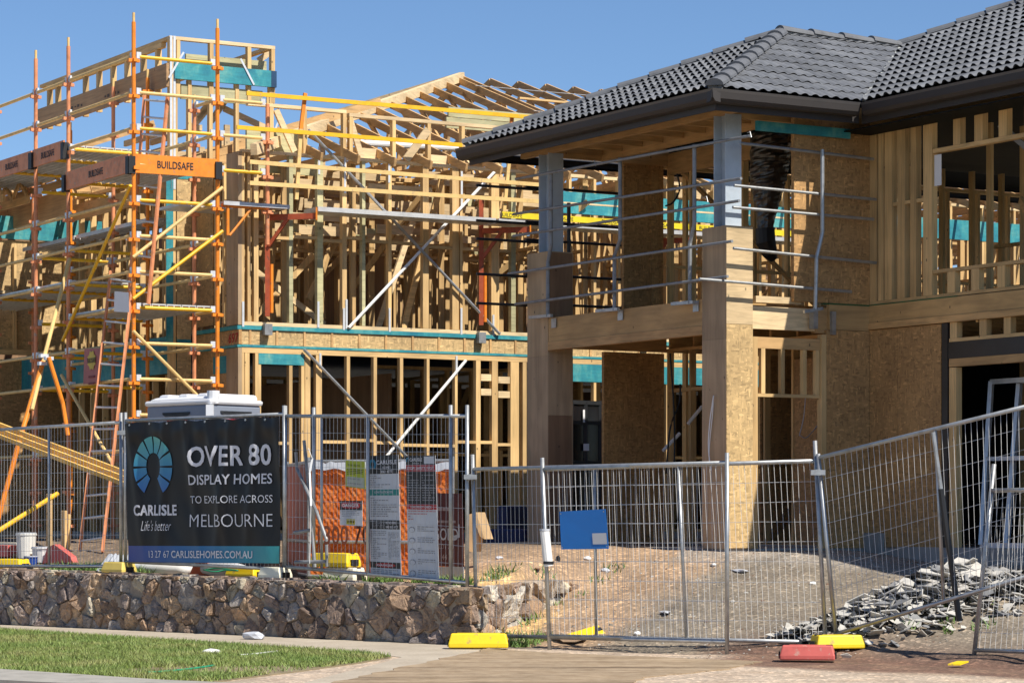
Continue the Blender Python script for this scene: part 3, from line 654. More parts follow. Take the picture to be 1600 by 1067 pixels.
# gutters and fascia
def gutter(p, q, out):
    d = (q-p).normalized(); m = MB(); prof = [(0.0, -0.162), (0.02, -0.157), (0.05, -0.154), (0.075, -0.15), (0.105, -0.11), (0.115, -0.03), (0.125, 0.0), (0.11, 0.004), (0.10, -0.02), (0.0, -0.05)]
    m.cur = 0; P = [p+out*x+ZZ*(z-0.018) for x, z in prof]; k = len(m.v); m.v += P+[v+(q-p) for v in P]; L = len(prof)
    for j in range(L-1): m.f.append((k+j, k+j+1, k+L+j+1, k+L+j)); m.mi.append(1 if j in (5, 6) else 0)
    m.f.append(tuple(range(k, k+L))); m.mi.append(0); m.f.append(tuple(range(k+L, k+2*L))); m.mi.append(0)
    return m.build('gutter', [M['gutter'], M['gutter_lip']], hB)
gutter(cA-U*-0.12, cL-U*0.1, -V); gutter(cA-V*0.12, cV-V*0.125, U); gutter(cV+U*0.12, V3(-10, TV, EZ), -V); gutter(V3(5.45, -OV, EZ), V3(5.45, 13, EZ), -U)
for a in ((-OV+0.03, 5.42, -OV+0.03, -OV+0.055), (-OV+0.03, -OV+0.055, -OV+0.057, TV-0.03), (-9.9, -OV+0.055, TV+0.03, TV+0.055)):
    bx('fascia', 'gutter', a[0], a[1], a[2], a[3], EZ-0.25, EZ-0.03)
# soffit sheet, dark
so = MB(); so.fbox(HB, -OV+0.06, 5.4, -OV+0.06, 0.05, EZ-0.075, EZ-0.06); so.fbox(HB, -OV+0.06, 0.1, 0.06, TV, EZ-0.075, EZ-0.06); so.fbox(HB, -9.9, -0.02, TV+0.06, TB-0.01, EZ-0.30, EZ-0.285); part(so, 'soffit', 'sark')

# ---------------------------------------------------------------- balcony guard rails (temporary edge protection)
gB = thing('guard_rail', 'grey galvanised tube guard rails on bent posts around the open balcony', 'guard rail', HB(0.2, -0.2, 3.9))
def railpart(pts, r, name, mat='galv_dull'): return MB().tube(pts, r, 8).build(name, M[mat], gB)
TO = -0.16; SO = -0.17
def pF(px, py, off=0.0): s = HB.s_at(px, TO+off); return HB(s, TO+off, HB.z_at(py, s, TO+off))
def pR(px, py, off=0.0): t = HB.t_at(px, SO-off); return HB(SO-off, t, HB.z_at(py, SO-off, t))
for a in (((806, 280), (1172, 212.5)), ((802, 335), (1158, 279)), ((802, 369), (1155, 314)), ((794, 428), (1144, 377)), ((805, 475.5), (1137, 432))):
    railpart([pF(*a[0]), pF(*a[1])], 0.019, 'rail')
for a in (((1156, 224), (1365, 249)), ((1147, 290), (1369, 312)), ((1145, 324), (1365, 343)), ((1146, 388), (1369, 411)), ((1093, 436), (1330, 456))):
    railpart([pR(*a[0]), pR(*a[1])], 0.019, 'rail', 'galv')
for x, y0, y1, y2, xl, y3 in ((861, 268, 384, 410, 856, 495), (969, 247, 375, 400, 960, 485), (1085, 226, 350, 380, 1078, 474)):
    railpart([pF(x, y0, 0.05), pF(x, y1, 0.05), pF((x+xl)/2, (y1+y2)/2, 0.05), pF(xl, y2, 0.05), pF(xl, y3, 0.05)], 0.026, 'rail_post')
    m = MB(); m.beam(pF(xl-28, y3+1, 0.05), pF(xl+6, y3-2, 0.05), 0.04, 0.04); s = HB.s_at(xl+10, 0); m.fbox(HB, s-0.06, s+0.06, -0.012, 0.0-0.002, 3.93, 4.06); m.build('clamp_bracket', M['galv'], gB)
railpart([pR(1285, 234, 0.05), pR(1285, 363, 0.05), pR(1281, 382, 0.05), pR(1276, 402, 0.05), pR(1274, 484, 0.05)], 0.026, 'rail_post', 'galv')
m = MB(); m.beam(pR(1256, 487, 0.05), pR(1285, 482, 0.05), 0.04, 0.04); m.build('clamp_bracket', M['galv'], gB)
for zz in (5.93, 5.45, 5.2, 4.72, 4.32):
    railpart([HB(SL+0.12, 0.05, zz), HB(SL+0.12, 2.3, zz)], 0.019, 'rail', 'black'); railpart([HB(SL+0.10, -0.75, zz-0.03), HB(SL+0.10, 0.6, zz-0.03)], 0.019, 'rail', 'black')
railpart([HB(SL+0.16, 0.75, 3.95), HB(SL+0.16, 0.75, 4.7), HB(SL+0.12, 0.75, 4.85), HB(SL+0.12, 0.75, 5.75)], 0.028, 'rail_post', 'black')
m = MB()
for (px, py) in ((925, 257), (1168, 212), (1100, 313)): m.tube([pF(px, py-4), pF(px+4, py-6), pF(px+6, py+3)], 0.006, 5)
m.build('locking_pins', M['galv'], gB)
# insulated duct hanging behind the corner post
def air_duct():
    m = MB(); rnd = random.Random(2); n = 26; seg = 60; base = HB(1.35, 1.62, 0); k0 = []
    for i in range(seg+1):
        f = i/seg; z = 6.35-1.25*f; r = 0.26-0.02*f-0.13*sm((f-0.35)/0.65); cx = V*(0.06-0.10*f)
        k0.append(len(m.v))
        for j in range(n):
            an = 2*pi*j/n; rr = r*(1+0.09*noise.noise(Vector((cos(an)*3, sin(an)*3, f*26)))+0.05*noise.noise(Vector((cos(an)*9, sin(an)*9, f*60)))); m.v.append(base+cx+V*cos(an)*rr+U*sin(an)*rr+ZZ*z)
    for a, b in zip(k0, k0[1:]):
        for j in range(n): m.f.append((a+j, a+(j+1) % n, b+(j+1) % n, b+j)); m.mi.append(0)
    o = m.build('duct_sleeve', plain('crumpled_foil_shaded', (0.10, 0.09, 0.08), 0.28, 0.75, 0.3, 20), t_ := thing('air_duct', 'crumpled foil air duct, coloured dark for shade, hanging behind the corner steel column', 'duct', HB(1.35, 1.62, 4.7)))  # silver foil, its shade put into the dark colour
    m = MB(); m.tube([base+ZZ*z+V*x for z, x in ((5.12, -0.04), (4.95, -0.03), (4.8, 0.04), (4.72, 0.10))], [0.125, 0.13, 0.10, 0.05], 14); m.build('duct_end', M['blackplastic'], t_)
air_duct()
def foil_duct():
    m = MB(); n = 12; seg = 80; base = HB(gs(1397.5), TB+0.35, 0); k0 = []
    for i in range(seg+1):
        f = i/seg; k0.append(len(m.v))
        for j in range(n):
            an = 2*pi*j/n; rr = 0.06*(1+0.25*noise.noise(Vector((cos(an)*3, sin(an)*3, f*40)))); m.v.append(base+V*cos(an)*rr+U*sin(an)*rr+ZZ*(4.15+2.15*f))
    for a, b in zip(k0, k0[1:]):
        for j in range(n): m.f.append((a+j, a+(j+1) % n, b+(j+1) % n, b+j)); m.mi.append(0)
    tag(m.build('foil_duct', M['foil']), 'shiny crinkled silver duct standing between the upper wall studs', 'duct')
foil_duct()
m = MB(); c = HB(gs(1462), TB-0.02, 5.62); m.hexa([c+U*a+V*b+ZZ*z for z, a2 in ((-0.19, 0.0), (0.19, 0.02)) for a, b in ((0, 0), (0.13, 0), (0.13, 0.004), (0, 0.004))])
tag(m.build('notice_sheet', M['paper']), 'white paper notice taped to a stud by the upper window opening', 'notice')
# loose cables
def cable(name, pts, r, mat, label):
    tag(MB().tube(pts, r, 6).build(name, M[mat], smooth=True), label, 'cable')
def curve(pts, n=8):
    out = []; P = [pts[0]]+list(pts)+[pts[-1]]
    for i in range(1, len(P)-2):
        for k in range(n):
            t = k/n; a, b, c, d = P[i-1], P[i], P[i+1], P[i+2]
            out.append(0.5*((2*b)+(c-a)*t+(2*a-5*b+4*c-d)*t*t+(3*b-a-3*c+d)*t*t*t))
    return out+[P[-2]]
cable('loose_cable', curve([pF(1115, 618, 0.12), pF(1109, 660, 0.12), pF(1107, 700, 0.12), pF(1111, 735, 0.12)]), 0.008, 'white', 'thin white cable dangling down the front of the corner post')
cable('loose_cable', curve([pF(1115, 618, 0.13), pF(1113, 650, 0.13), pF(1109, 690, 0.13), pF(1108, 722, 0.13)]), 0.006, 'white', 'second loop of white cable down the corner post')
def inn_pt(px, py, s=1.6): t = HB.t_at(px, s); return HB(s, t, HB.z_at(py, s, t))
cable('loose_cable', curve([inn_pt(1047, 552, 3.0), inn_pt(1052, 620, 3.0), inn_pt(1054, 680, 3.0), inn_pt(1053, 740, 3.0)]), 0.012, 'blackplastic', 'black cable hanging straight down in the porch doorway')
cable('loose_cable', curve([inn_pt(1063, 600, 3.0), inn_pt(1061, 630, 3.0), inn_pt(1047, 670, 3.0), inn_pt(1041, 740, 3.0)]), 0.012, 'blackplastic', 'black cable curving sideways in the porch doorway')
cable('loose_cable', curve([inn_pt(1058, 272, 2.6), inn_pt(1062, 296, 2.6), inn_pt(1052, 316, 2.6), inn_pt(1040, 322, 2.6)]), 0.012, 'blackplastic', 'looped black cable above the balcony')
cable('loose_cable', curve([inn_pt(1272, 570, 0.8), inn_pt(1276, 610, 0.8), inn_pt(1284, 650, 0.8), inn_pt(1262, 682, 0.8), inn_pt(1250, 680, 0.8)]), 0.007, 'greywhite', 'grey cable looped low in the side opening')
cable('loose_cable', curve([inn_pt(1260, 560, 0.8), inn_pt(1259, 610, 0.8), inn_pt(1256, 650, 0.8), inn_pt(1249, 681, 0.8)]), 0.007, 'greywhite', 'grey cable hanging straight in the side opening')
for i, (x0, y0, x1, y1) in enumerate(((1075, 662, 1097, 635), (1036, 704, 1062, 677))):
    m = MB(); m.tube([inn_pt(x0, y0, 3.4), inn_pt(x1, y1, 3.4)], 0.025, 8); tag(m.build('conduit', M['white']), ('short white pipe slanting beside the corner post', 'lower white pipe slanting across the porch doorway')[i], 'pipe')
# ---------------------------------------------------------------- the farther house: bare pine frame
ZA0, ZA1, ZA2 = 1.13, 4.17, 6.59
hA = thing('timber_house_frame', 'open pine frame of a two-storey house with bare roof trusses behind the scaffold', 'house', HA(0, 0, ZA0))
def ax(name, mat, s0, s1, t0, t1, z0, z1, parent=None): return bx(name, mat, s0, s1, t0, t1, z0, z1, HA, parent or hA)
_gp = random.Random(12)
def tA(px, s=0.0): return HA.t_at(px, s)
def sA(px, t=0.0): return HA.s_at(px, t)
def beamA(name, mat, p0, p1, w=0.045, h=0.09, parent=None, up=ZZ): m = MB(); m.beam(p0, p1, w, h, up); return part(m, name, mat, parent or hA)
ax('slab', 'concrete', 0, 14.5, 0, 21.5, ZA0-0.5, ZA0); 
ax('floor_deck', 'sark', 0.07, 14.4, 0.05, 21.4, 4.055, 4.10)
T0, T1 = 0.0, 21.0
# side wall, ground floor
up_px = [(377.5, 381.5), (387, 392), (397, 404), (452, 458), (496, 505), (535, 542), (566, 571), (607, 612), (661, 670), (707, 717), (719, 722), (768, 780), (799, 806)]
lo_px = [(377.5, 382), (383, 390), (399, 408), (452, 457), (471, 476), (477, 485), (494, 503), (542, 547), (584, 589), (625, 630), (667, 671), (711, 715), (744, 751), (769, 778), (798, 811), (817, 823)]
last = tA(824)
for x0, x1 in lo_px:
    zt = 3.56 if 405 < x0 < 470 else 3.72
    ax('stud', 'pine_v', 0.002, 0.088, tA(x0), max(tA(x1), tA(x0)+0.045), ZA0+0.046, zt)
for x0, x1 in up_px: ax('stud', 'green_pine' if _gp.random() < 0.3 else 'pine_v', 0.002, 0.088, tA(x0), max(tA(x1), tA(x0)+0.045), ZA1+0.002, ZA2-0.002)
k = last+0.3
while k < T1:
    ax('stud', 'pine_v', 0.002, 0.088, k, k+0.045, ZA1+0.002, ZA2-0.002); (ax('stud', 'pine_v', 0.002, 0.088, k, k+0.045, ZA0+0.046, 3.72) if k < 10.2 else None); k += 0.45 if k < 9.5 else 0.7
ax('plate', 'pine_h', 0, 0.09, T0, T1, ZA0+0.002, ZA0+0.045); ax('plate', 'pine_h', 0, 0.09, T0, T1, 3.722, 3.80)
ax('plate', 'pine_pale', 0, 0.09, T0, T1, 4.115, 4.168); ax('plate', 'pine_pale', -0.002, 0.09, T0, T1, ZA2, 6.637)
ax('header', 'teal', -0.006, 0.06, tA(404), tA(475), 3.565, 3.719)
ax('header', 'teal', -0.006, 0.06, tA(895), tA(1250), 3.45, 3.719); ax('header', 'teal', -0.008, 0.05, tA(876), tA(1240), 6.03, 6.36); ax('header', 'teal', -0.008, 0.05, tA(1290), tA(1640), 6.03, 6.36)
ax('header_strip', 'pine_pale', -0.012, -0.009, tA(880), tA(1240), 6.175, 6.20)
ax('sill', 'pine_pale', -0.02, 0.09, tA(880), tA(940), 2.86, 2.92)
# floor band between the storeys
ax('band_flange', 'teal', -0.012, 0.05, T0, T1, 4.055, 4.112); ax('band_flange', 'teal', -0.008, 0.05, T0, T1, 3.803, 3.838)
ax('band_panel', 'osb_sunlit', 0.012, 0.03, T0, T1, 3.84, 4.052)
for x in (391, 433, 476, 519, 561.5, 603, 645, 686, 726, 766.5, 805.5):
    t = tA(x); ax('joist_end', 'pine_b', -0.004, 0.0115, t-0.016, t+0.016, 3.839, 4.053)
k = tA(845)
while k < T1: ax('joist_end', 'pine_b', -0.004, 0.0115, k-0.016, k+0.016, 3.839, 4.053); k += 0.45
# noggins
rnd = random.Random(4)
for lst, zz in ((up_px, 5.40), (lo_px, 2.44)):
    for (a0, a1), (b0, b1) in zip(lst, lst[1:]):
        if tA(b0)-tA(a1) < 0.12 or (zz < 3 and 400 < a0 < 470): continue
        z = zz+rnd.choice((-0.03, 0.0, 0.03)); ax('noggin', 'pine_h', 0.004, 0.086, max(tA(a1), tA(a0)+0.045)+0.001, tA(b0)-0.001, z, z+0.045)
for z in (3.42, 3.2): ax('block', 'pine_pale', 0.005, 0.085, tA(752), tA(768), z, z+0.10); ax('block', 'pine_pale', 0.005, 0.085, tA(779), tA(797), z-0.03, z+0.07)
# zinc straps up the studs
for px, z0, z1 in ((379.5, 4.09, 4.45), (497, 4.12, 4.5), (537, 4.1, 4.42), (541, 4.12, 4.55), (608.5, 4.1, 4.45), (720.5, 4.1, 4.5), (770.5, 4.1, 4.42), (498.5, 6.35, 6.75), (539, 6.1, 6.64), (608, 6.3, 6.72), (721, 6.0, 6.55), (500, 3.55, 3.75), (713, 3.5, 3.78)):
    t = tA(px); ax('strap', 'zinc', -0.006, -0.0045 if z0 > 6 else -0.0135, t-0.016, t+0.016, z0, z1)
# crossed steel braces on the side wall
def pA(px, py, s=-0.02): t = tA(px, s); return HA(s, t, HA.z_at(py, s, t))
for n_, (a, b, mt, s) in enumerate((((728, 563), (598, 720), 'white', -0.03), ((475, 546), (642, 720), 'galv', -0.055), ((779, 262), (545, 512), 'white', -0.03), ((482, 203), (781, 522), 'galv', -0.055))):
    m = MB(); m.tube([pA(*a, s), pA(*b, s)], 0.024, 8); part(m, 'brace_tube', mt)
ax('back_wall', 'ply_red', 11.5, 11.55, 0.3, 21, 4.17, 6.5)
beamA('brace', 'pine_v', HA(1.2, tA(440), 4.2), HA(1.2, tA(470)+0.8, 5.3)); beamA('brace', 'pine_pale', HA(1.0, tA(400), 5.3), HA(1.0, tA(400)+1.6, 4.25))
beamA('brace', 'pine_h', HA(0.6, tA(690, 0.6), 6.5), HA(0.6, tA(630, 0.6), 4.2)); beamA('brace', 'pine_pale', HA(0.8, tA(590, .8), 4.2), HA(0.8, tA(660, .8), 6.3))
# stub parapet frames standing on the side wall
for x0, x1, zt, st in ((388, 541.5, 7.32, (425, 477, 539)), (546, 800, 7.28, (549, 616, 671, 724, 777))):
    ax('parapet_plate', 'pine_pale', 0, 0.09, tA(x0), tA(x1), zt-0.05, zt)
    for px in st: t = tA(px); ax('parapet_stud', 'pine_v', 0.002, 0.088, t-0.028, t+0.028, 6.64, zt-0.052)
beamA('parapet_brace', 'pine_pale', pA(431, 172, 0.04), pA(460, 237, 0.04)); beamA('parapet_brace', 'pine_pale', pA(547, 188, 0.04), pA(565, 247, 0.04)); beamA('parapet_brace', 'pine_pale', pA(669, 203, -0.03), pA(634, 250, -0.03), 0.03, 0.12)
ax('fascia_board', 'pine_pale', 0.1, 0.13, tA(660), tA(708), 6.64, 6.78); ax('fascia_board', 'pine_pale', 0.1, 0.13, tA(545), tA(600), 6.64, 6.80); ax('fascia_board', 'green_pine', 0.2, 0.25, tA(395), tA(490), 6.64, 6.95)
m = MB(); m.tube([pA(532, 222, 0.8), pA(792, 236, 0.8)], 0.05, 10); part(m, 'roof_pipe', 'white')
# roof: hip with jack rafters, ridge and trusses behind
PT = 0.354; RS = 7.4; HT0 = 0.45; ZE = 6.70
def chord(s0, t0, s1, t1, mat='pine_b', h=0.115, nm='rafter', w=0.04): 
    z = lambda s, t: ZE+PT*min(max(0, s), max(0, t-HT0)) if nm != 'truss_chord' else ZE+PT*s
    return beamA(nm, mat, HA(s0, t0, z(s0, t0)), HA(s1, t1, z(s1, t1)), w, h)
HT = HT0+RS
beamA('hip_rafter', 'pine_pale', HA(-0.5, HT0-0.5, ZE-0.5*PT+0.04), HA(RS, HT, ZE+RS*PT+0.04), 0.10, 0.16)
beamA('hip_rafter', 'pine_pale', HA(2*RS+0.5, HT0-0.5, ZE-0.5*PT+0.04), HA(RS, HT, ZE+RS*PT+0.04), 0.10, 0.16)
t = HT0+0.6
while t < HT:
    s1 = t-HT0; beamA('rafter', 'pine_b', HA(-0.45, t, ZE-0.45*PT), HA(s1, t, ZE+s1*PT), 0.04, 0.12)
    beamA('rafter', 'pine_b', HA(s1, HT0-0.4, ZE-0.4*PT), HA(s1, t, ZE+s1*PT), 0.04, 0.12) if s1 > 1.0 else None
    beamA('ceiling_tie', 'pine_b', HA(0.1, t, 6.68), HA(RS*1.2, t, 6.68), 0.04, 0.09)
    if s1 > 1.8:
        [beamA('web', 'pine_pale', HA(a_*s1, t+0.03, 6.72), HA(b_*s1, t+0.03, ZE+b_*s1*PT), 0.035, 0.07) for a_, b_ in ((0.15, 0.3), (0.45, 0.3), (0.75, 0.68))]; q = s1*0.55; beamA('web', 'pine_b', HA(q, t, 6.7), HA(q, t, ZE+q*PT), 0.04, 0.08); beamA('web', 'pine_b', HA(q, t, 6.7), HA(s1*0.9, t, ZE+s1*0.9*PT), 0.04, 0.08)
    t += 0.6
tr = MB(); k = 0; t = HT
while t < T1:
    zr = ZE+RS*PT
    for sg in (0, 1):
        f = lambda s: s if not sg else 2*RS-s
        beamA('truss_chord', 'pine_b', HA(f(-0.5), t, ZE-0.5*PT), HA(f(RS), t, zr), 0.04, 0.12)
        if not sg or k < 5:
            for a, b in ((2.4, 1.3), (2.4, 3.6), (4.8, 3.6), (4.8, 6.0), (RS, 6.0)):
                tr.beam(HA(f(a), t, 6.7), HA(f(b), t, ZE+b*PT), 0.04, 0.09)
    beamA('ceiling_tie', 'pine_b', HA(0, t, 6.68), HA(2*RS, t, 6.68), 0.04, 0.09)
    t += 0.6; k += 1
o = part(tr, 'truss_webs', 'pine_b'); o['kind'] = 'stuff'
for s in (1.8, 3.6, 5.4): beamA('roof_batten', 'pine_h', HA(s, HT, ZE+s*PT+0.09), HA(s, T1, ZE+s*PT+0.09), 0.09, 0.035)
m = MB()
for s in (6.4, 4.4): m.beam(HA(s, HT-0.3, ZE+s*PT+0.07), HA(s+0.5, T1, ZE+(s+0.5)*PT+0.07), 0.03, 0.006)
part(m, 'strap_bracing', 'zinc')
ax('spacer_board', 'green_pine', 2.2, 2.24, 4.6, 6.3, 7.55, 7.72); ax('spacer_board', 'green_pine', 3.2, 3.24, 5.2, 7.5, 7.9, 8.06)
# tower with parapet at the front corner
TS, TT = 1.6, -0.43
tR = HA.t_at(430, TS); sL = HA.s_at(62, TT); zt = HA.z_at(56, TS, TT)
ax('parapet_plate', 'pine_pale', TS, TS+0.09, TT, tR, zt-0.05, zt); ax('parapet_plate', 'pine_h', TS+0.092, sL, TT, TT+0.09, zt-0.05, zt); ax('parapet_plate', 'pine_h', TS+0.3, sL-0.3, TT+0.0, TT+0.08, zt-0.13, zt-0.053)
ax('parapet_plate', 'pine_h', TS+0.1, sL, tR-0.09, tR, zt-0.05, zt)
for px in (279, 331, 390, 427): t = HA.t_at(px, TS); ax('parapet_stud', 'pine_v', TS+0.002, TS+0.088, t-0.03, t+0.03, 7.6, zt-0.052)
for px in (74, 87, 130, 151, 173, 195, 220, 243): s = HA.s_at(px, TT); ax('parapet_stud', 'pine_v', s-0.035, s+0.035, TT+0.005, TT+0.085, 7.7, zt-0.133)
zb0 = HA.z_at(123, TS, TT); zb1 = HA.z_at(97, TS, TT)
ax('parapet_beam', 'teal', TS-0.05, TS-0.003, TT+0.07, tR-0.09, zb0, zb1); ax('beam_end', plain('teal_dark', (0.008, 0.05, 0.12), 0.6), TS-0.052, TS-0.003, tR-0.089, tR+0.0, zb0, zb1)
ax('parapet_beam', 'lvl', TS, sL, TT-0.045, TT-0.003, zb0-0.12, zb1-0.02)
ax('corner_post', 'pine_v', TS-0.01, TS+0.08, TT+0.001, TT+0.1, ZA0, zt-0.052)
for dx in (0.0, 0.055): ax('strap', 'zinc', TS-0.018, TS-0.0115, TT+0.004+dx, TT+0.04+dx, 6.2, zt)
ax('batten', 'green_pine', TS+0.3, TS+0.34, TT+0.4, tR, zb1+0.02, zb1+0.2); ax('batten', 'green_pine', TS+0.02, TS+0.06, TT+0.2, tR-0.2, zb0-0.28, zb0-0.06)
for px, mt in ((275, 'pine_v'), (297, 'pine_v'), (330, 'pine_v'), (371, 'pine_v'), (424, 'pine_v')): t = HA.t_at(px, TS); ax('stud', mt, TS+0.003, TS+0.087, t-0.028, t+0.028, 6.64, zb0+0.05)
for (x0, y0, x1, y1) in ((330, 190, 360, 145), (345, 145, 300, 200), (404, 95, 425, 80), (308, 185, 328, 160), (350, 170, 415, 200)):
    t0 = HA.t_at(x0, TS+0.4); t1 = HA.t_at(x1, TS+0.4); beamA('brace', 'pine_pale', HA(TS+0.4, t0, HA.z_at(y0, TS+.4, t0)), HA(TS+0.4, t1, HA.z_at(y1, TS+.4, t1)))
for (x0, y0, x1, y1) in ((287, 82, 264, 122), (376, 92, 397, 133), (434, 192, 416, 240)):
    t0 = HA.t_at(x0, TS-0.06); t1 = HA.t_at(x1, TS-0.06); beamA('strap', 'zinc', HA(TS-0.06, t0, HA.z_at(y0, TS-.06, t0)), HA(TS-0.06, t1, HA.z_at(y1, TS-.06, t1)), 0.03, 0.006, up=U)
# tower body: strand board strip, recess, corner column
ax('wall_panel', 'osb_sunlit', TS-0.012, TS-0.001, HA.t_at(276, TS), HA.t_at(298, TS), 1.3, 6.5)
ax('teal_strip', 'teal', TS-0.018, TS-0.0125, HA.t_at(259, TS), HA.t_at(270, TS), 3.9, 6.55); ax('teal_strip', 'teal', TS-0.02, TS-0.0125, HA.t_at(276, TS), HA.t_at(298, TS), 3.9, 3.99)
ax('header', 'teal', TS-0.02, TS+0.03, HA.t_at(262, TS), HA.t_at(320, TS), 6.36, 6.6)
ax('wall_panel', 'osb', 0.42, TS-0.02, 0.0, 0.05, 1.13, 4.0); ax('wall_panel', 'osb', 1.0, TS-0.02, 0.0, 0.05, 4.17, 6.5); ax('stud', 'pine_v', 0.9, 0.95, 0.0, 0.08, 4.17, 6.5); ax('stud', 'pine_v', 0.62, 0.67, 0.0, 0.08, 4.17, 6.5)
ax('corner_column', 'ply', 0.0, 0.40, -0.06, -0.002, ZA0, 3.79); ax('corner_column', 'ply', 0.0, 0.40, -0.06, -0.002, 4.12, 6.6); ax('corner_column', 'osb', 0.0, 0.42, -0.05, -0.002, 3.84, 4.05)
ax('band_flange', 'teal', -0.0, TS, -0.07, -0.002, 4.055, 4.11); ax('band_flange', 'teal', -0.0, TS, -0.07, -0.002, 3.80, 3.835); ax('wall_panel', 'osb', 0.43, TS, -0.03, -0.002, 3.84, 4.05)
ax('header', 'teal', 0.41, 0.95, -0.02, -0.003, 3.45, 3.7)
# front wall behind the scaffold and the forward wing on the left
for zl, zh in ((ZA0, 3.5), (4.17, 6.5)):
    for k in range(9):
        s = TS+0.3+k*0.5; ax('stud', 'pine_v', s, s+0.045, TT+0.3, TT+0.39, zl, zh)
ax('front_beam', 'teal', TS+0.1, 9.5, TT+0.1, TT+0.16, 3.50, 4.05); ax('plate', 'pine_h', TS+0.1, 6, TT+0.29, TT+0.4, 6.502, 6.55)
ax('front_beam', 'pine_b', TS+0.1, 6, TT+0.2, TT+0.24, 6.15, 6.4)
WS = 8.0
ax('wing_wall', 'osb_sunlit', WS, WS+0.05, -1.9, 2.4, 4.17, 6.0); ax('wing_wall', 'osb', WS+0.01, WS+0.05, -1.9, 2.4, 1.13, 4.0); ax('wing_beam', 'teal', WS-0.05, WS-0.002, -1.9, 1.1, 6.02, 6.4)
for k in range(9): t = -1.85+k*0.45; ax('stud', 'pine_v', WS-0.09, WS-0.002, t, t+0.045, 4.17, 5.88)
ax('wing_plate', 'pine_h', WS-0.1, WS-0.001, -1.9, 2.4, 4.08, 4.165); ax('noggin', 'pine_pale', WS-0.08, WS-0.003, -1.8, 0.4, 5.1, 5.15); ax('wing_wall', 'osb', WS+0.2, 12, -1.95, -1.9, 1.13, 6.4)
ax('wing_girder', 'pine_b', 3.9, 12, -0.62, -0.58, 6.62, 6.74); ax('wing_girder', 'pine_b', 3.9, 12, -0.62, -0.58, 6.98, 7.07); ax('wing_girder', 'lvl', 5.4, 12, -0.5, -0.45, 6.2, 6.6)
for k in range(9): s = 4.2+k*0.7; beamA('web', 'pine_b', HA(s, -0.6, 6.74), HA(s+0.3, -0.6, 6.98), 0.04, 0.07)
for zz in (1.2, 4.2): ax('inner_shade_sheet', 'ply_red', 1.9, 12, 3.4, 3.45, zz, zz+2.4)  # dark fill added behind the front wall, standing in for interior shade
tw = MB()
for k in range(11):
    t = -1.7+k*0.42; tw.fbox(HA, 6.3, 12.5, t, t+0.04, 6.44, 6.56); tw.fbox(HA, 6.3, 12.5, t, t+0.04, 6.82, 6.9)
    for j in range(9): s = 6.4+j*0.66; tw.beam(HA(s, t+0.02, 6.56), HA(s+0.33, t+0.02, 6.82), 0.035, 0.07); tw.beam(HA(s+0.33, t+0.02, 6.82), HA(s+0.66, t+0.02, 6.56), 0.035, 0.07)
part(tw, 'wing_trusses', 'pine_b', hA)['kind'] = 'stuff'
for k in range(5): s = WS+0.3+k*0.6; beamA('rafter', 'pine_b', HA(s, -2.4, 6.55), HA(s, 2.2, 8.2), 0.04, 0.12)
for k in range(8): s = TS+0.2+k*0.6; beamA('rafter', 'pine_b', HA(s, TT+0.3, 6.6), HA(s, 3.2, 7.8), 0.04, 0.12); beamA('ceiling_tie', 'pine_h', HA(s, TT+0.3, 6.6), HA(s, 4, 6.6), 0.04, 0.09)
# inner frame
inn = MB(); rnd = random.Random(31)
for up, zl, zh in ((0, ZA0+0.02, 3.78), (1, ZA1, ZA2)):
    walls_s = ((1.5, 0.6, 6.2), (2.2, 5, 12), (2.8, 1.6, 20.5), (3.7, 0.4, 5), (4.6, 0.4, 7.5), (5.7, 4, 12), (1.6, 13, 20), (4.6, 12, 20), (6.8, 1.0, 20.5), (9.2, 2, 20)) if up else ((2.8, 3.6, 15), (6.8, 1.0, 15))
    walls_t = ((1.0, 0.3, 3.5), (1.9, 0.3, 4.5), (2.9, 1.6, 6.7), (3.6, 0.2, 2.1), (4.3, 0.2, 2.7), (5.0, 0.2, 4.5), (5.9, 0.2, 6.7), (6.8, 0.2, 3), (7.6, 0.2, 4.5), (8.5, 0.3, 6), (9.5, 0.2, 9), (11.5, 0.2, 6.7), (13.2, 0.2, 5), (14.5, 0.2, 9), (16, 0.2, 7), (18, 0.2, 9), (20.8, 0.2, 11)) if up else ((5.9, 2.2, 6.7), (11.5, 0.2, 6.7), (14.5, 0.2, 9))
    for ws, t0, t1 in walls_s:
        t = t0
        while t < t1:
            if rnd.random() > 0.12: w = rnd.choice((0.045, 0.045, 0.09)); inn.fbox(HA, ws, ws+0.09, t, t+w, zl, zh)
            t += rnd.choice((0.45, 0.45, 0.3, 0.6))
        inn.fbox(HA, ws+0.002, ws+0.088, t0, t1, zl+1.2, zl+1.245); inn.fbox(HA, ws-0.002, ws+0.092, t0, t1, zh-0.05, zh)
    for wt, s0, s1 in walls_t:
        s = s0
        while s < s1:
            if rnd.random() > 0.12: inn.fbox(HA, s, s+rnd.choice((0.045, 0.045, 0.09)), wt, wt+0.09, zl, zh)
            s += rnd.choice((0.45, 0.45, 0.6))
        inn.fbox(HA, s0, s1, wt+0.002, wt+0.088, zl+1.3, zl+1.345); inn.fbox(HA, s0, s1, wt-0.002, wt+0.092, zh-0.05, zh)
    for _ in range(34 if up else 5):
        s = rnd.uniform(0.5, 6); t = rnd.uniform(0.5, 13); inn.beam(HA(s, t, zl+rnd.uniform(0.1, 1)), HA(s+rnd.uniform(-1, 1), t+rnd.uniform(-1.2, 1.2), zh-rnd.uniform(0.1, 0.8)), 0.045, 0.09)
o = part(inn, 'interior_studs', 'pine_v'); o['kind'] = 'stuff'
brd = MB()
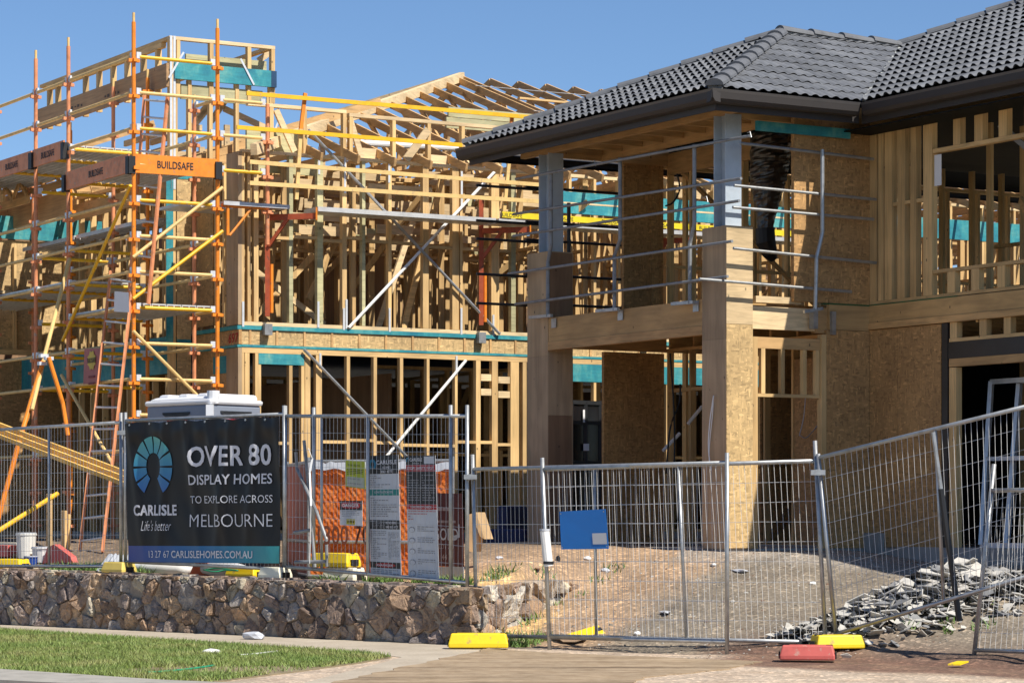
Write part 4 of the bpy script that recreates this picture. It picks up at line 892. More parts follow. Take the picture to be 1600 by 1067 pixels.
for _ in range(60):
    s = rnd.uniform(0.25, 2.6); t = rnd.uniform(0.2, 8.5); z = rnd.uniform(5.5, 6.5); brd.fbox(HA, s, s+0.04, t, t+rnd.uniform(0.6, 1.6), z, z+rnd.choice((0.14, 0.2, 0.1)))
for _ in range(34):
    s = rnd.uniform(2.0, 7.0); t = rnd.uniform(-0.2, 2.6); z = rnd.uniform(6.55, 7.45)
    if rnd.random() < 0.5: brd.fbox(HA, s, s+0.045, t, t+rnd.uniform(0.8, 2.2), z, z+rnd.choice((0.09, 0.14)))
    else: brd.fbox(HA, s, s+rnd.uniform(0.8, 2), t, t+0.045, z, z+0.09)
for k in range(22): s = rnd.uniform(1.9, 7.0); t = rnd.uniform(0.3, 2.8); brd.fbox(HA, s, s+0.045, t, t+0.09, 6.5, rnd.uniform(7.0, 7.6))
for k in range(6): brd.beam(HA(2+k*0.8, 0.4, 6.7), HA(2.6+k*0.8, 2.6, 7.5), 0.04, 0.10)
part(brd, 'lintel_boards', 'pine_pale')['kind'] = 'stuff'
for (s, t, z, w) in ((1.1, 1.2, 5.62, 1.6), (2.0, 3.0, 6.3, 2), (2.5, 5, 5.6, 1.2), (0.9, 0.3, 6.45, 1.4)): ax('treated_lintel', 'green_pine', s, s+0.045, t, t+w, z, z+0.12)
# sheets added far inside, standing in for the ground floor's shade
ax('inner_shade_sheet', 'ply_red', 9.4, 9.45, 0.5, 15, ZA0, 3.8); ax('inner_shade_sheet', 'ply_red', 1.8, 9.3, 15.2, 15.25, ZA0, 3.8); ax('inner_shade_sheet', 'osb', 3.2, 6.6, 7.7, 7.75, ZA0, 3.7)
# spray-painted lot number on the band at the corner
def text_mesh(body, size, bold=0.0, shear=0.0, spacing=1.0, align='CENTER', xs=1.0):
    """flat letters; bold type is thickened by overlaying shifted copies, each a hair in front of the last"""
    c = bpy.data.curves.new('lettering', 'FONT'); c.body = body; c.size = size; c.offset = bold*size if bold < 0 else 0; c.shear = shear; c.space_character = spacing*(1+2.2*max(0, bold)); c.align_x = align; c.align_y = 'BOTTOM_BASELINE'; c.resolution_u = 3; c.fill_mode = 'FRONT'
    o = bpy.data.objects.new('lettering', c); COL.objects.link(o); dg = bpy.context.evaluated_depsgraph_get()
    me = bpy.data.meshes.new_from_object(o.evaluated_get(dg)); bpy.data.objects.remove(o); bpy.data.curves.remove(c)
    if bold > 0.005:
        vv = [tuple(v.co) for v in me.vertices]; ff = [tuple(p.vertices) for p in me.polygons]; V2 = []; F2 = []; w = bold*size*1.15
        for i, (dx, dy) in enumerate(((-1, -0.7), (1, -0.7), (1, 0.7), (-1, 0.7), (0, 0))):
            n = len(V2); V2 += [(x+dx*w, y+dy*w, 0.0005*i) for x, y, z in vv]; F2 += [tuple(n+k for k in f) for f in ff]
        bpy.data.meshes.remove(me); me = bpy.data.meshes.new('lettering'); me.from_pydata(V2, [], F2)
    return me
def put_text(body, size, mat, O, X, Y, parent, name='lettering', bold=0.0, shear=0.0, spacing=1.0, align='CENTER', width=None, warp=None):
    """letters in the plane O, X (reading direction), Y (up); width fits the line to that length"""
    me = text_mesh(body, size, bold, shear, spacing, align)
    if width:
        xs = [v.co.x for v in me.vertices]; w = max(xs)-min(xs)
        me.transform(Matrix.Diagonal((width/w, 1, 1, 1)))
    X = Vector(X).normalized(); Y = Vector(Y).normalized(); N = X.cross(Y).normalized()
    for v in me.vertices:
        p = Vector(O)+X*v.co.x+Y*v.co.y+N*v.co.z
        if warp: p = p+N*warp(v.co.x, v.co.y)
        v.co = p
    me.materials.clear(); me.materials.append(M[mat] if isinstance(mat, str) else mat); o = link(name, me, parent); return o
M['redspray'] = plain('red_spray_paint', (0.42, 0.02, 0.02), 0.7); M['ink'] = plain('black_ink', (0.02, 0.02, 0.022), 0.6); M['letter'] = plain('pale_lettering', (0.72, 0.72, 0.76), 0.6, 0, 0.04)
put_text('697', 0.20, 'redspray', HA(0.19, -0.055, 3.87), U, ZZ, hA, bold=0.012, shear=0.15, width=0.34)
m = MB()                       # worn grade stamps on the parapet beam
for px in (118, 175):
    s = HA.s_at(px, TT-0.05)
    for k in range(5): q = s-0.28+k*0.13; m.fbox(HA, q, q+0.07+0.02*(k % 2), TT-0.0475, TT-0.0462, zb0+0.02+0.01*(k % 3), zb0+0.06+0.012*(k % 2))
part(m, 'grade_stamps', plain('faded_stamp', (0.10, 0.07, 0.05), 0.8))
# ---------------------------------------------------------------- finished houses far behind
def far_house(px, d, w, dp, h, rh, label, wc, rc):
    o = gp(px, d); F = Frame((o.x, o.y)); t = thing('far_house', label, 'house', o)
    part(MB().fbox(F, 0, w, 0, dp, 0, h), 'wall', wc, t)
    e = 0.5; P = [F(-e, -e, h), F(w+e, -e, h), F(w+e, dp+e, h), F(-e, dp+e, h)]; m = MB()
    r = min(w, dp)/2; a = F(r, dp/2, h+rh) if w > dp else F(w/2, r, h+rh); b = F(w-r, dp/2, h+rh) if w > dp else F(w/2, dp-r, h+rh)
    for p in P: pass
    m.hexa([p-ZZ*0.2 for p in P]+P); n = len(m.v); m.v += P+[a, b]
    for f in ((0, 1, 4) if w <= dp else (0, 1, 5, 4), (1, 2, 5, 4) if w <= dp else (1, 2, 5), (2, 3, 5) if w <= dp else (2, 3, 4, 5), (3, 0, 4, 5) if w <= dp else (3, 0, 4)): m.f.append(tuple(n+i for i in f)); m.mi.append(0)
    part(m, 'roof', rc, t)
    for k in range(3):
        wd = part(MB().fbox(F, -0.04, -0.002, 1+k*dp/3.2, 2.2+k*dp/3.2, 1.0, 2.2), 'window', 'white', t); part(MB().fbox(F, -0.05, -0.041, 1.08+k*dp/3.2, 2.12+k*dp/3.2, 1.08, 2.12), 'pane', 'blackplastic', wd)
M['slate'] = plain('slate_roof', (0.085, 0.10, 0.15), 0.6, 0, 0.2, 2); M['render'] = plain('pale_render', (0.72, 0.70, 0.66), 0.8, 0, 0.1, 1)
far_house(300, 66, 11, 14, 3.0, 2.4, 'pale rendered house with a slate roof glimpsed through the pine frame', M['render'], M['slate'])
far_house(800, 72, 10, 16, 3.2, 2.6, 'pale house with slate roof glimpsed behind the balcony', M['render'], M['slate'])
far_house(1480, 70, 12, 15, 3.0, 2.5, 'pale house with slate roof glimpsed through the upper window opening', M['render'], M['slate'])
# ---------------------------------------------------------------- scaffold
HS = Frame((-5.25, 37.3), k=KA)            # near corner standard; s away along the front, t along the end
zk = lambda k: 7.755-0.497*k
sc = thing('scaffold', 'orange and yellow tube scaffold with planks, toe boards and braces around the house frame', 'scaffold', HS(0, 0, 0.9))
def sp(mb, name, mat, parent=None): return mb.build(name, M[mat] if isinstance(mat, str) else mat, parent or sc)
STD = [(0, 0, 8.23, 'orange'), (0, 1.27, 8.26, 'orange'), (2.45, 0, 8.26, 'orange_old'), (3.78, 0, 8.27, 'orange_old'), (0, 2.05, 7.25, 'orange_old'), (2.45, 1.25, 7.9, 'orange'), (0.8, 1.27, 7.3, 'orange_old'), (3.78, 1.25, 7.95, 'orange_old'), (5.55, 1.25, 7.5, 'orange'), (7.2, 1.25, 7.2, 'orange_old'), (5.5, 0, 8.3, 'orange_old')]
SOCK = {}
for mt in ('orange', 'orange_old'):
    m = MB(); a, b = 0.028, 0.085
    m.prism([U*x+V*y-ZZ*0.022 for x, y in ((a, a), (a, b), (-a, b), (-a, a), (-b, a), (-b, -a), (-a, -a), (-a, -b), (a, -b), (a, -a), (b, -a), (b, a))], ZZ*0.045); SOCK[mt] = m.mesh('wedge_socket', M[mt])
for s, t, zt_, mt in STD:
    zb = 6.0-0.0 if (s, t) == (0, 2.05) else 1.0
    zb = 5.25 if (s, t) == (0, 2.05) else 0.95
    m = MB(); m.tube([HS(s, t, zb), HS(s, t, zt_)], 0.030, 10)
    o = sp(m, 'standard', mt)
    m = MB(); m.tube([HS(s, t, zt_), HS(s, t, zt_+0.13)], 0.021, 8); sp(m, 'spigot', 'yellow_old', o)
    for k in range(0, 14):
        z = zk(k)-0.06
        if z < zb+0.1 or z > zt_-0.1: continue
        w = link('wedge_socket', SOCK[mt], None); w.location = HS(s, t, z); w.parent = o; w.matrix_parent_inverse = world_of(o).inverted()
rnd = random.Random(17)
def ledger(s0, t0, s1, t1, k, mat=None, r=0.026):
    p, q = HS(s0, t0, zk(k)), HS(s1, t1, zk(k)); d = (q-p).normalized(); m = MB(); m.tube([p+d*0.09, q-d*0.09], r, 8)
    o = sp(m, 'ledger', mat or rnd.choice(('yellow', 'yellow_old', 'yellow_old')))
    for c, e in ((p+d*0.06, d), (q-d*0.06, -d)): m = MB(); m.beam(c-e*0.02+ZZ*0.02, c+e*0.05+ZZ*0.02, 0.03, 0.09); sp(m, 'wedge_clip', 'zinc', o)
for k in range(0, 14): ledger(0, 0, 0, 1.27, k, ('yellow', 'yellow_old', 'yellow', 'yellow_old', 'yellow', 'yellow_old', 'yellow_old', 'yellow', 'yellow_old', 'yellow_old', 'yellow_old', 'yellow', 'yellow_old', 'yellow_old')[k])
for k in (1, 2, 3): ledger(0, 1.27, 0, 2.05, k, 'yellow_old' if k != 3 else 'yellow')
for k in (0, 1, 2, 3, 4, 5, 6, 7, 8, 9, 11): ledger(0, 0, 2.45, 0, k, 'yellow_old')
for k in (0, 1, 2, 4, 5, 6, 8, 9, 11): ledger(2.45, 0, 3.78, 0, k, 'yellow_old'); ledger(3.78, 0, 5.5, 0, k, 'yellow_old'); ledger(5.5, 0, 7.9, 0, k, 'yellow_old')
for k in (1, 2, 3, 4, 5, 6, 7, 8, 9): ledger(0, 1.27, 0.8, 1.27, k, 'yellow_old') if k not in (0,) else None
for k in (2, 5, 6, 8): ledger(0.8, 1.27, 2.45, 1.25, k, 'yellow_old'); ledger(2.45, 1.25, 3.78, 1.25, k, 'yellow_old'); ledger(3.78, 1.25, 5.55, 1.25, k, 'yellow_old')
for k in (2, 3, 5, 6, 7, 8, 9): ledger(2.45, 0, 2.45, 1.25, k, 'yellow'); ledger(3.78, 0, 3.78, 1.25, k, 'yellow')
for k in (2, 6): ledger(5.5, 0, 5.55, 1.25, k, 'yellow')
# planks: 5 per deck, with lipped edges
def deck(s0, s1, k, t0=0.06, t1=1.2, n=5, mat='alu'):
    w = (t1-t0)/n
    for i in range(n):
        m = MB(); a = t0+i*w+0.006; b = t0+(i+1)*w-0.006; z = zk(k)+0.035
        m.fbox(HS, s0+0.05, s1-0.05, a, b, z+0.012, z+0.032); m.fbox(HS, s0+0.05, s1-0.05, a, a+0.012, z-0.028, z+0.011); m.fbox(HS, s0+0.05, s1-0.05, b-0.012, b, z-0.028, z+0.011); m.fbox(HS, s0+0.05, s1-0.05, (a+b)/2-0.008, (a+b)/2+0.008, z-0.026, z+0.011)
        sp(m, 'plank', mat)
deck(0, 2.45, 3); deck(2.45, 3.78, 2); deck(3.78, 7.9, 2); deck(0, 2.45, 7); deck(2.45, 7.9, 6); deck(5.5, 7.9, 4, 1.3, 2.0, 3); deck(2.45, 5.5, 4, 1.3, 1.8, 2)
m = MB(); m.fbox(HS, 0.5, 1.2, 0.9, 1.9, zk(4)+0.02, zk(4)+0.06); sp(m, 'plank', 'alu')
# toe boards with lettering
def toe(p, q, z0, h, mat, txt=True, size=0.15):
    d = (q-p).normalized(); m = MB(); p2 = p+d*0.04; q2 = q-d*0.04; m.beam(Vector((*p2.xy, z0+h/2)), Vector((*q2.xy, z0+h/2)), 0.03, h); o = sp(m, 'toe_board', mat)
    for c in (p+d*0.02, q-d*0.02): m = MB(); c = Vector((*c.xy, z0)); m.hexa([c+d*a+d.cross(ZZ)*b+ZZ*z for z in (-0.02, h*0.85) for a, b in ((-0.05, -0.05), (0.05, -0.05), (0.05, 0.05), (-0.05, 0.05))]); sp(m, 'board_clip', 'blackplastic')
    n = d.cross(ZZ); mid = (p+q)/2
    out = n if (mid+n-Vector((0, 0, 0))).length < (mid-n).length else -n
    X = d if d.cross(ZZ).dot(out) > 0 else -d
    if txt: put_text('BUILDSAFE', size, 'ink', Vector((*(mid+out*0.019-X*0.0).xy, z0+h*0.32)), X, ZZ, o, bold=0.012, width=0.55)
zt3 = zk(3)+0.02
toe(HS(0, -0.06, 0), HS(0, 1.27, 0)-U*-0.0+U*0.06, zt3, 0.27, 'orange')
toe(HS(0, -0.05, 0), HS(2.45, -0.05, 0), zt3, 0.27, 'orange_old', size=0.14); toe(HS(2.45, -0.05, 0), HS(3.78, -0.05, 0), zk(2)+0.02, 0.27, 'orange_old', size=0.14); toe(HS(3.78, -0.05, 0), HS(5.5, -0.05, 0), zk(2)+0.02, 0.27, 'orange_old', size=0.14)
# diagonal braces
def pE(px, py, s=-0.07): t = HS.t_at(px, s); return HS(s, t, HS.z_at(py, s, t))
def pFr(px, py, t=-0.07): s = HS.s_at(px, t); return HS(s, t, HS.z_at(py, s, t))
for a, b, mt in (((208, 402), (348, 293), 'yellow_old'), ((208, 487-20), (348, 361), 'yellow'), ((208, 517), (330, 640), 'yellow_old')):
    m = MB(); m.tube([pE(*a), pE(*b)], 0.026, 8); sp(m, 'diagonal_brace', mt)
for a, b, mt in (((204, 290), (98, 532), 'yellow'), ((96, 586), (196, 760), 'yellow_old')):
    m = MB(); m.tube([pFr(*a), pFr(*b)], 0.026, 8); sp(m, 'diagonal_brace', mt)
# raking shore on the street side
g0 = HS(2.6, -1.9, 0.95)
rk = thing('raking_shore', 'long cream raking tube with orange legs clamped to the scaffold front', 'scaffold tube', g0)
def rp(pts, r, name, mat): return MB().tube(pts, r, 9).build(name, M[mat], rk)
def pG(px, py, t): s = HS.s_at(px, t); return HS(s, t, HS.z_at(py, s, t))
rp([pG(109, 405, -0.1), pG(70, 555, -0.9), pG(50, 640, -1.2)], 0.030, 'rake_tube', 'yellow_old'); rp([pG(67, 565, -0.95), pG(30, 690, -1.4), pG(-14, 850, -1.8)], 0.036, 'leg', 'orange'); rp([pG(76, 558, -0.95), pG(98, 630, -0.75), pG(106, 680, -0.7)], 0.032, 'leg', 'orange')
m = MB()
for px, py, t in ((68, 556, -0.92), (66, 568, -0.98), (76, 560, -0.93)): c = pG(px, py, t); m.beam(c-V*0.06, c+V*0.06, 0.09, 0.05)
m.build('coupler', M['zinc'], rk)
# ladders
def ladder(name, a0, a1, b0, b1, label, rmat, n, t, t2):
    P = lambda p, q: pG(p[0], p[1], q)
    L0, L1 = P(a0, t), P(a1, t2); R0, R1_ = P(b0, t), P(b1, t2); th = thing('ladder', label, 'ladder', (L1+R1_)/2, 'ladders on the scaffold')
    for p, q in ((L0, L1), (R0, R1_)): MB().beam(p, q, 0.028, 0.06).build('rail', M[rmat], th)
    for i in range(n):
        f = (i+0.35)/n; MB().tube([L0.lerp(L1, f), R0.lerp(R1_, f)], 0.017, 8).build('rung', M['alu'], th)
    return th
ladder('ladder', (226, 147), (201, 470), (262, 150), (232, 475), 'upper orange ladder with grey rungs, reaching above the lettered toe board', 'orange_old', 12, 0.55, 0.15)
ladder('ladder', (173, 424), (124, 868), (209, 430), (160, 862), 'lower faded orange ladder standing on the ground behind the fence', 'orange_old', 13, 0.05, -0.9)
# sheets tied to the scaffold
m = MB(); a = pE(180, 452, -0.35); m.hexa([pG(x, y, q) for q in (-0.15, -0.145) for x, y in ((178, 487), (202, 488), (201, 457), (179, 455))]); tag(m.build('notice_sheet', M['paper']), 'white sheet fixed to the lower ladder', 'notice')
sg = thing('scaffold_sign', 'rose coloured scaffold sign with a yellow star badge, tied to the ledgers', 'sign', pG(143, 598, -0.1))
P = lambda x, y, q=-0.09: pG(x, y, q)
m = MB(); m.hexa([P(130, 600), P(154, 599), P(157, 544), P(132, 545)]+[P(x, y, -0.085) for x, y in ((130, 600), (154, 599), (157, 544), (132, 545))]); m.build('board', plain('rose_board', (0.42, 0.12, 0.10), 0.6), sg)
c = P(143, 563, -0.1); m = MB(); m.poly([c+U*cos(2*pi*j/16)*(0.17 if j % 2 else 0.135)+ZZ*sin(2*pi*j/16)*(0.155 if j % 2 else 0.12) for j in range(16)]); m.build('badge', plain('badge_yellow', (0.62, 0.45, 0.05), 0.6), sg)
put_text('BUILDSAFE', 0.10, 'ink', c-ZZ*0.035-V*0.006, U, ZZ, sg, bold=0.012, width=0.30)
m = MB()
for z in (-0.24, -0.34): m.beam(c+U*-0.11+ZZ*z-V*0.003, c+U*0.11+ZZ*z-V*0.003, 0.006, 0.03)
m.build('worn_print', plain('rose_ink', (0.2, 0.03, 0.03), 0.7), sg)
# ---------------------------------------------------------------- catwalk brackets and guard rails along the side wall
SO_ = -0.60
cw = thing('catwalk', 'aluminium catwalk on rust-red brackets with yellow guard rails along the bare stud wall', 'catwalk', HA(-0.5, 3, 5.2))
def cp(mb, name, mat, parent=None): return mb.build(name, M[mat] if isinstance(mat, str) else mat, parent or cw)
def pC(px, py, s=SO_): t = HA.t_at(px, s); return HA(s, t, HA.z_at(py, s, t))
zc = HA.z_at(323, SO_, HA.t_at(499, SO_)); tc0, tc1 = HA.t_at(497, SO_), HA.t_at(775, SO_)
for i in range(2):
    m = MB(); s0 = SO_+i*0.235; m.fbox(HA, s0, s0+0.225, tc0, tc1, zc-0.065, zc); cp(m, 'plank', 'alu')
for i in range(2):
    m = MB(); s0 = SO_+i*0.235; m.fbox(HA, s0, s0+0.225, tc1+0.05, tc1+6.5, zc-0.065, zc); cp(m, 'plank', 'alu')
m = MB(); s0 = -0.40; m.fbox(HA, s0, s0+0.25, HA.t_at(350, s0), HA.t_at(453, s0), zc-0.035, zc+0.02); cp(m, 'plank', 'alu')
for i, px in enumerate((418, 752, 1010)):
    t = HA.t_at(px, -0.06); b = MB(); b.beam(HA(-0.06, t, 4.25), HA(-0.06, t, zc+0.02 if i != 1 else zc+0.35), 0.055, 0.07); o = cp(b, 'bracket', 'rust')
    b = MB(); t2 = HA.t_at(px+76, SO_-0.02); b.beam(HA(-0.1, t, zc-0.14), HA(SO_-0.02, t2, zc-0.14), 0.05, 0.085, ); b.beam(HA(-0.1, t, zc-0.55), HA(-0.3, t+(t2-t)*0.4, zc-0.17), 0.05, 0.05); cp(b, 'bracket_arm', 'rust', o)
    b = MB(); b.fbox(HA, -0.10, -0.015, t-0.06, t+0.06, 3.98, 4.14); cp(b, 'wall_cleat', 'galv_dull', o)
    b = MB(); b.tube([HA(-0.07, t+0.06, 4.3), HA(-0.07, t+0.06, 5.0)], 0.028, 8); cp(b, 'bracket_sleeve', 'orange', o)
    b = MB(); b.beam(HA(SO_-0.035, t2, zc-0.2), HA(SO_-0.035, t2, zc-0.02), 0.09, 0.02); cp(b, 'end_plate', 'orange', o)
for (x0, y0, x1, y1) in ((385, 146, 905, 190), (370, 199, 722, 227), (390, 253, 842, 289), (390, 286, 842, 315)):
    m = MB(); m.beam(pC(x0, y0), pC(x1, y1), 0.03, 0.06); cp(m, 'guard_board', 'yellow' if y0 in (199, 146) else 'yellow_old')
for (x0, y0, x1, y1, mt) in ((477, 146, 470, 202, 'orange'), (470, 202, 463, 312, 'yellow_old'), (800, 178, 797, 250, 'orange'), (795, 255, 787, 335, 'yellow_old')):
    m = MB(); m.beam(pC(x0, y0, SO_+0.05), pC(x1, y1, SO_+0.05), 0.035, 0.055); cp(m, 'guard_post', mt)
m = MB(); m.beam(HA(SO_-0.01, tc1+0.1, zc+0.06), HA(SO_-0.01, tc1+6.5, zc+0.06), 0.015, 0.09); cp(m, 'lettered_strip', plain('yellow_strip', (0.8, 0.62, 0.02), 0.5))
for k in range(5): put_text('BUILDSAFE', 0.08, 'ink', HA(SO_-0.02, tc1+0.25+k*0.9, zc+0.03), V, ZZ, cw, width=0.4)
m = MB(); m.hexa([pC(757, 336), pC(776, 337), pC(776, 341), pC(757, 340)]+[pC(x, y, SO_-0.01) for x, y in ((757, 336), (776, 337), (776, 341), (757, 340))]); 
# hop-up bracket between scaffold and catwalk
m = MB(); z0 = zk(4)+0.0; b0 = HS(-0.02, 1.33, z0); b1 = HS(-0.02, 2.03, z0); m.tube([b0, b1], 0.028, 8); m.tube([HS(-0.02, 1.42, z0), HS(-0.02, 1.42, z0-0.42)], 0.026, 8); m.tube([HS(-0.02, 1.45, z0-0.42), HS(-0.02, 1.78, z0-0.03)], 0.018, 7); sp(m, 'hop_up_bracket', 'orange')
# ---------------------------------------------------------------- temporary mesh fence
def panel(label, tl, tr, bl, br, dl, dr, posts=(), legs=((0, 0.0, 0.0), (1, 0.0, 0.0)), pitch=0.063, rows=9, cat='mesh fence', top=0.10):
    """tl.. are picture positions of the frame corners, dl/dr the distances of its two ends"""
    A, B, C, D = at(*tl, dl), at(*tr, dr), at(*bl, dl), at(*br, dr)
    t = thing('mesh_fence', label, cat, (C+D)/2, 'temporary mesh fence panels'); r = 0.021
    MB().tube([A, B], r, 10).build('rail', M['galv'], t, smooth=True); MB().tube([C, D], r, 10).build('rail', M['galv'], t, smooth=True)
    for f, up, dn in legs:
        P = A.lerp(B, f); Q = C.lerp(D, f); d = (P-Q).normalized(); MB().tube([Q-d*(0.02+dn), P+d*(top+up)], r*1.05, 10).build('post', M['galv'], t, smooth=True)
    for f in posts: MB().tube([A.lerp(B, f), C.lerp(D, f)], r*0.85, 8).build('middle_post', M['galv'], t, smooth=True)
    m = MB(); L = (B-A).length; n = int(L/pitch); rnd = random.Random(int(tl[0]*3+7)); N = (B-A).cross(ZZ).normalized()*0.012
    def wire(p, q, w=0.0024):
        d = (q-p).normalized(); x = d.cross(Vector((0.2, 1, 0.3))).normalized()*w; y = d.cross(x).normalized()*w
        k = len(m.v); m.v += [p+x, p-x*0.5+y*0.87, p-x*0.5-y*0.87, q+x, q-x*0.5+y*0.87, q-x*0.5-y*0.87]
        for j in range(3): m.f.append((k+j, k+(j+1) % 3, k+3+(j+1) % 3, k+3+j)); m.mi.append(0)
    for i in range(1, n):
        f = i/n; wob = rnd.gauss(0, 0.006); P = A.lerp(B, f); Q = C.lerp(D, f); mid = P.lerp(Q, rnd.uniform(0.3, 0.7))+(B-A).normalized()*wob
        wire(P+N, mid+N); wire(mid+N, Q+N)
    for j in range(1, rows):
        f = j/rows; a, b = A.lerp(C, f), B.lerp(D, f); q = [a.lerp(b, k/5)+ZZ*rnd.gauss(0, 0.004) for k in range(6)]
        for u, v in zip(q, q[1:]): wire(u-N*0.4, v-N*0.4)
    m.build('wire_mesh', M['galv_wire'], t); return t, (A, B, C, D)
M['galv_wire'] = plain('galvanised_wire', (0.58, 0.57, 0.55), 0.5, 0.15, 0.25, 9)
panel('mesh panel with wide gaps, in front of the orange ladders', (-30, 673), (189, 660), (-30, 884), (189, 884), 34.9, 33.0, (0.5,), legs=((0.12, 0, 0.08), (1, 0.02, 0.0)))
tp, QB = panel('mesh panel that carries the dark advertising banner', (196, 657), (444, 647), (196, 877), (444, 889), 32.9, 31.0, (), legs=((0, 0, 0.03), (1, 0.0, 0.02)))
tp3, QC = panel('mesh panel hung with tall white notice boards', (446, 650), (730, 650), (446, 885), (730, 910), 31.0, 29.0, (0.42-0.21,), legs=((0, 0.02, 0.06), (0.165, 0, 0.0), (0.47, -0.1, 0), (0.915, 0.02, 0.06), (1.0, 0.02, 0.06)))
panel('mesh panel standing on a yellow foot, in front of the short stone return', (739, 733), (1136, 723), (745, 992), (1136, 1002), 29.0, 26.5, (0.5,), legs=((0, 0.06, 0.02), (1, 0, 0.13)))
panel('mesh panel across the driveway, overlapping its neighbour beside the blue sign', (848, 733), (1275, 720), (858, 993), (1290, 1003), 27.9, 26.4, (0.51,), legs=((0, 0.02, 0.14), (1, 0.1, 0.04)))
panel('tilted mesh panel rising over the heap of broken tiles', (1279, 715), (1640, 626), (1306, 990), (1640, 889), 26.35, 24.8, (0.52,), legs=((0, -0.06, 0.06), (1, 0, 0)), rows=8)
panel('mesh panel at the street edge, lower than the tilted one', (1549, 766), (1660, 764), (1523, 1015), (1660, 1019), 25.3, 24.4, (), legs=((0, 0.15, 0.05), (1, 0, 0)))
m = MB(); a, b = at(1458, 675, 25.5), at(1499, 970, 25.5); m.tube([a, a.lerp(b, 0.32)], 0.02, 8); o = m.build('loose_post', M['galv']); tag(o, 'leaning fence post, bare grey at the top and black below', 'post')
m = MB(); m.tube([a.lerp(b, 0.30), b], 0.030, 8); m.build('black_sleeve', M['black'], o)
def px_wall(px, b):     # point b metres behind the wall face, seen at px
    k = (px-800)/FPX; p = W0+WB*b; return p+WD*((k*p.y-p.x)/(WD.x-k*WD.y))
def clamp(px, py, d, label):
    p = at(px, py, d); m = MB(); m.beam(p-Vector((0.07, 0, 0)), p+Vector((0.07, 0, 0)), 0.06, 0.05); m.beam(p-ZZ*0.03, p+ZZ*0.03, 0.05, 0.05); tag(m.build('fence_clamp', M['galv']), label, 'clamp', 'clamps joining the fence panels')
clamp(735, 745, 28.95, 'clamp joining the panel of notice boards to the panel on the yellow foot'); clamp(192, 676, 32.9, 'clamp at the left top corner of the banner'); clamp(1278, 738, 26.3, 'clamp joining the driveway panel to the tilted panel')
# feet
def foot(px, py, z, size, mat, label, yaw, b=None):
    L, Wd, H = size; d = (EYE-z)*FPX/(py-HORY); o = Vector(((px-800)/FPX*d, d, z)) if b is None else px_wall(px, b)+ZZ*z
    t = thing('plastic_block', label, 'fence block', o, 'plastic blocks that hold the fence', rz=yaw); m = MB()
    # a hollow-ended block: a chamfered body with recesses in both ends
    i = 0.18*H
    ring = lambda x0, x1, y0, y1, z_: [(x0, y0, z_), (x1, y0, z_), (x1, y1, z_), (x0, y1, z_)]
    lv = [ring(-L/2, L/2, -Wd/2, Wd/2, 0), ring(-L/2, L/2, -Wd/2, Wd/2, H*0.3), ring(-L/2+i, L/2-i, -Wd/2+i, Wd/2-i, H)]
    k = len(m.v)
    for r in lv: m.v += [Vector(p) for p in r]
    m.f.append((k, k+3, k+2, k+1)); m.f.append((k+8, k+9, k+10, k+11)); m.mi += [0, 0]
    for a in (0, 4):
        for j in range(4):
            if j in (1, 3) and a == 0: pass
            m.f.append((k+a+j, k+a+(j+1) % 4, k+a+4+(j+1) % 4, k+a+4+j)); m.mi.append(0)
    ob = link('block', m.mesh('block', mat)); ob.parent = t; b = ob.modifiers.new('bevel', 'BEVEL'); b.width = 0.012; b.segments = 2
    for sx in (-1, 1):
        h = MB(); x = sx*(L/2-0.055); h.hexa([Vector((x+a, y, z_)) for z_ in (H-0.012, H+0.004) for a, y in ((-0.03, -0.03), (0.03, -0.03), (0.03, 0.03), (-0.03, 0.03))]); link('socket', h.mesh('socket', M['blackplastic'])).parent = t
        h = MB(); x = sx*(L/2+0.001); h.hexa([Vector((x+a, y, z_)) for z_ in (H*0.08, H*0.55) for a, y in ((-0.012, -Wd*0.25), (0.003*sx, -Wd*0.25), (0.003*sx, Wd*0.25), (-0.012, Wd*0.25))]) if sx < 0 else h.hexa([Vector((x+a, y, z_)) for z_ in (H*0.08, H*0.55) for a, y in ((-0.003, -Wd*0.25), (0.012, -Wd*0.25), (0.012, Wd*0.25), (-0.003, Wd*0.25))]); link('end_recess', h.mesh('end_recess', M['blackplastic'])).parent = t
    return t
wy = atan2(WD.y, WD.x)
foot(748, 1011, 0.015, (0.62, 0.24, 0.15), M['yplastic'], 'bright yellow block at the end of the stone wall', wy+0.7)
foot(186, 899, 0.69, (0.40, 0.24, 0.13), plain('sun_faded_yellow', (0.70, 0.52, 0.12), 0.6), 'faded yellow block on the wall at the left end of the banner', wy, 0.17)
foot(430, 907, 0.665, (0.36, 0.22, 0.13), M['cream'], 'cream block on the wall at the right end of the banner', wy, 0.17)
foot(20, 893, 0.70, (0.42, 0.24, 0.13), M['yplastic'], 'yellow block on the wall behind the leftmost panel', wy+0.2, 0.4)
foot(1262, 1030, 0.02, (0.52, 0.24, 0.14), M['redplastic'], 'faded red block on the ground below the driveway panel', -0.15)
foot(1308, 1012, 0.10, (0.50, 0.24, 0.13), M['yplastic'], 'yellow block against the red one', 0.25)
foot(916, 1003, 0.03, (0.42, 0.22, 0.12), M['yplastic'], 'yellow block lying tilted behind the driveway panel', 0.5).rotation_euler = (0.5, -0.25, 0.4)
foot(524, 874, 0.80, (0.62, 0.24, 0.16), M['yplastic'], 'yellow block stacked on top, in front of the orange netting', wy, 0.52); foot(538, 893, 0.64, (0.5, 0.24, 0.155), M['cream'], 'cream block under the stacked yellow one', wy+0.05, 0.52)
foot(385, 896, 0.66, (0.5, 0.24, 0.12), M['yplastic'], 'yellow block half hidden behind the foot of the banner', wy, 0.5)
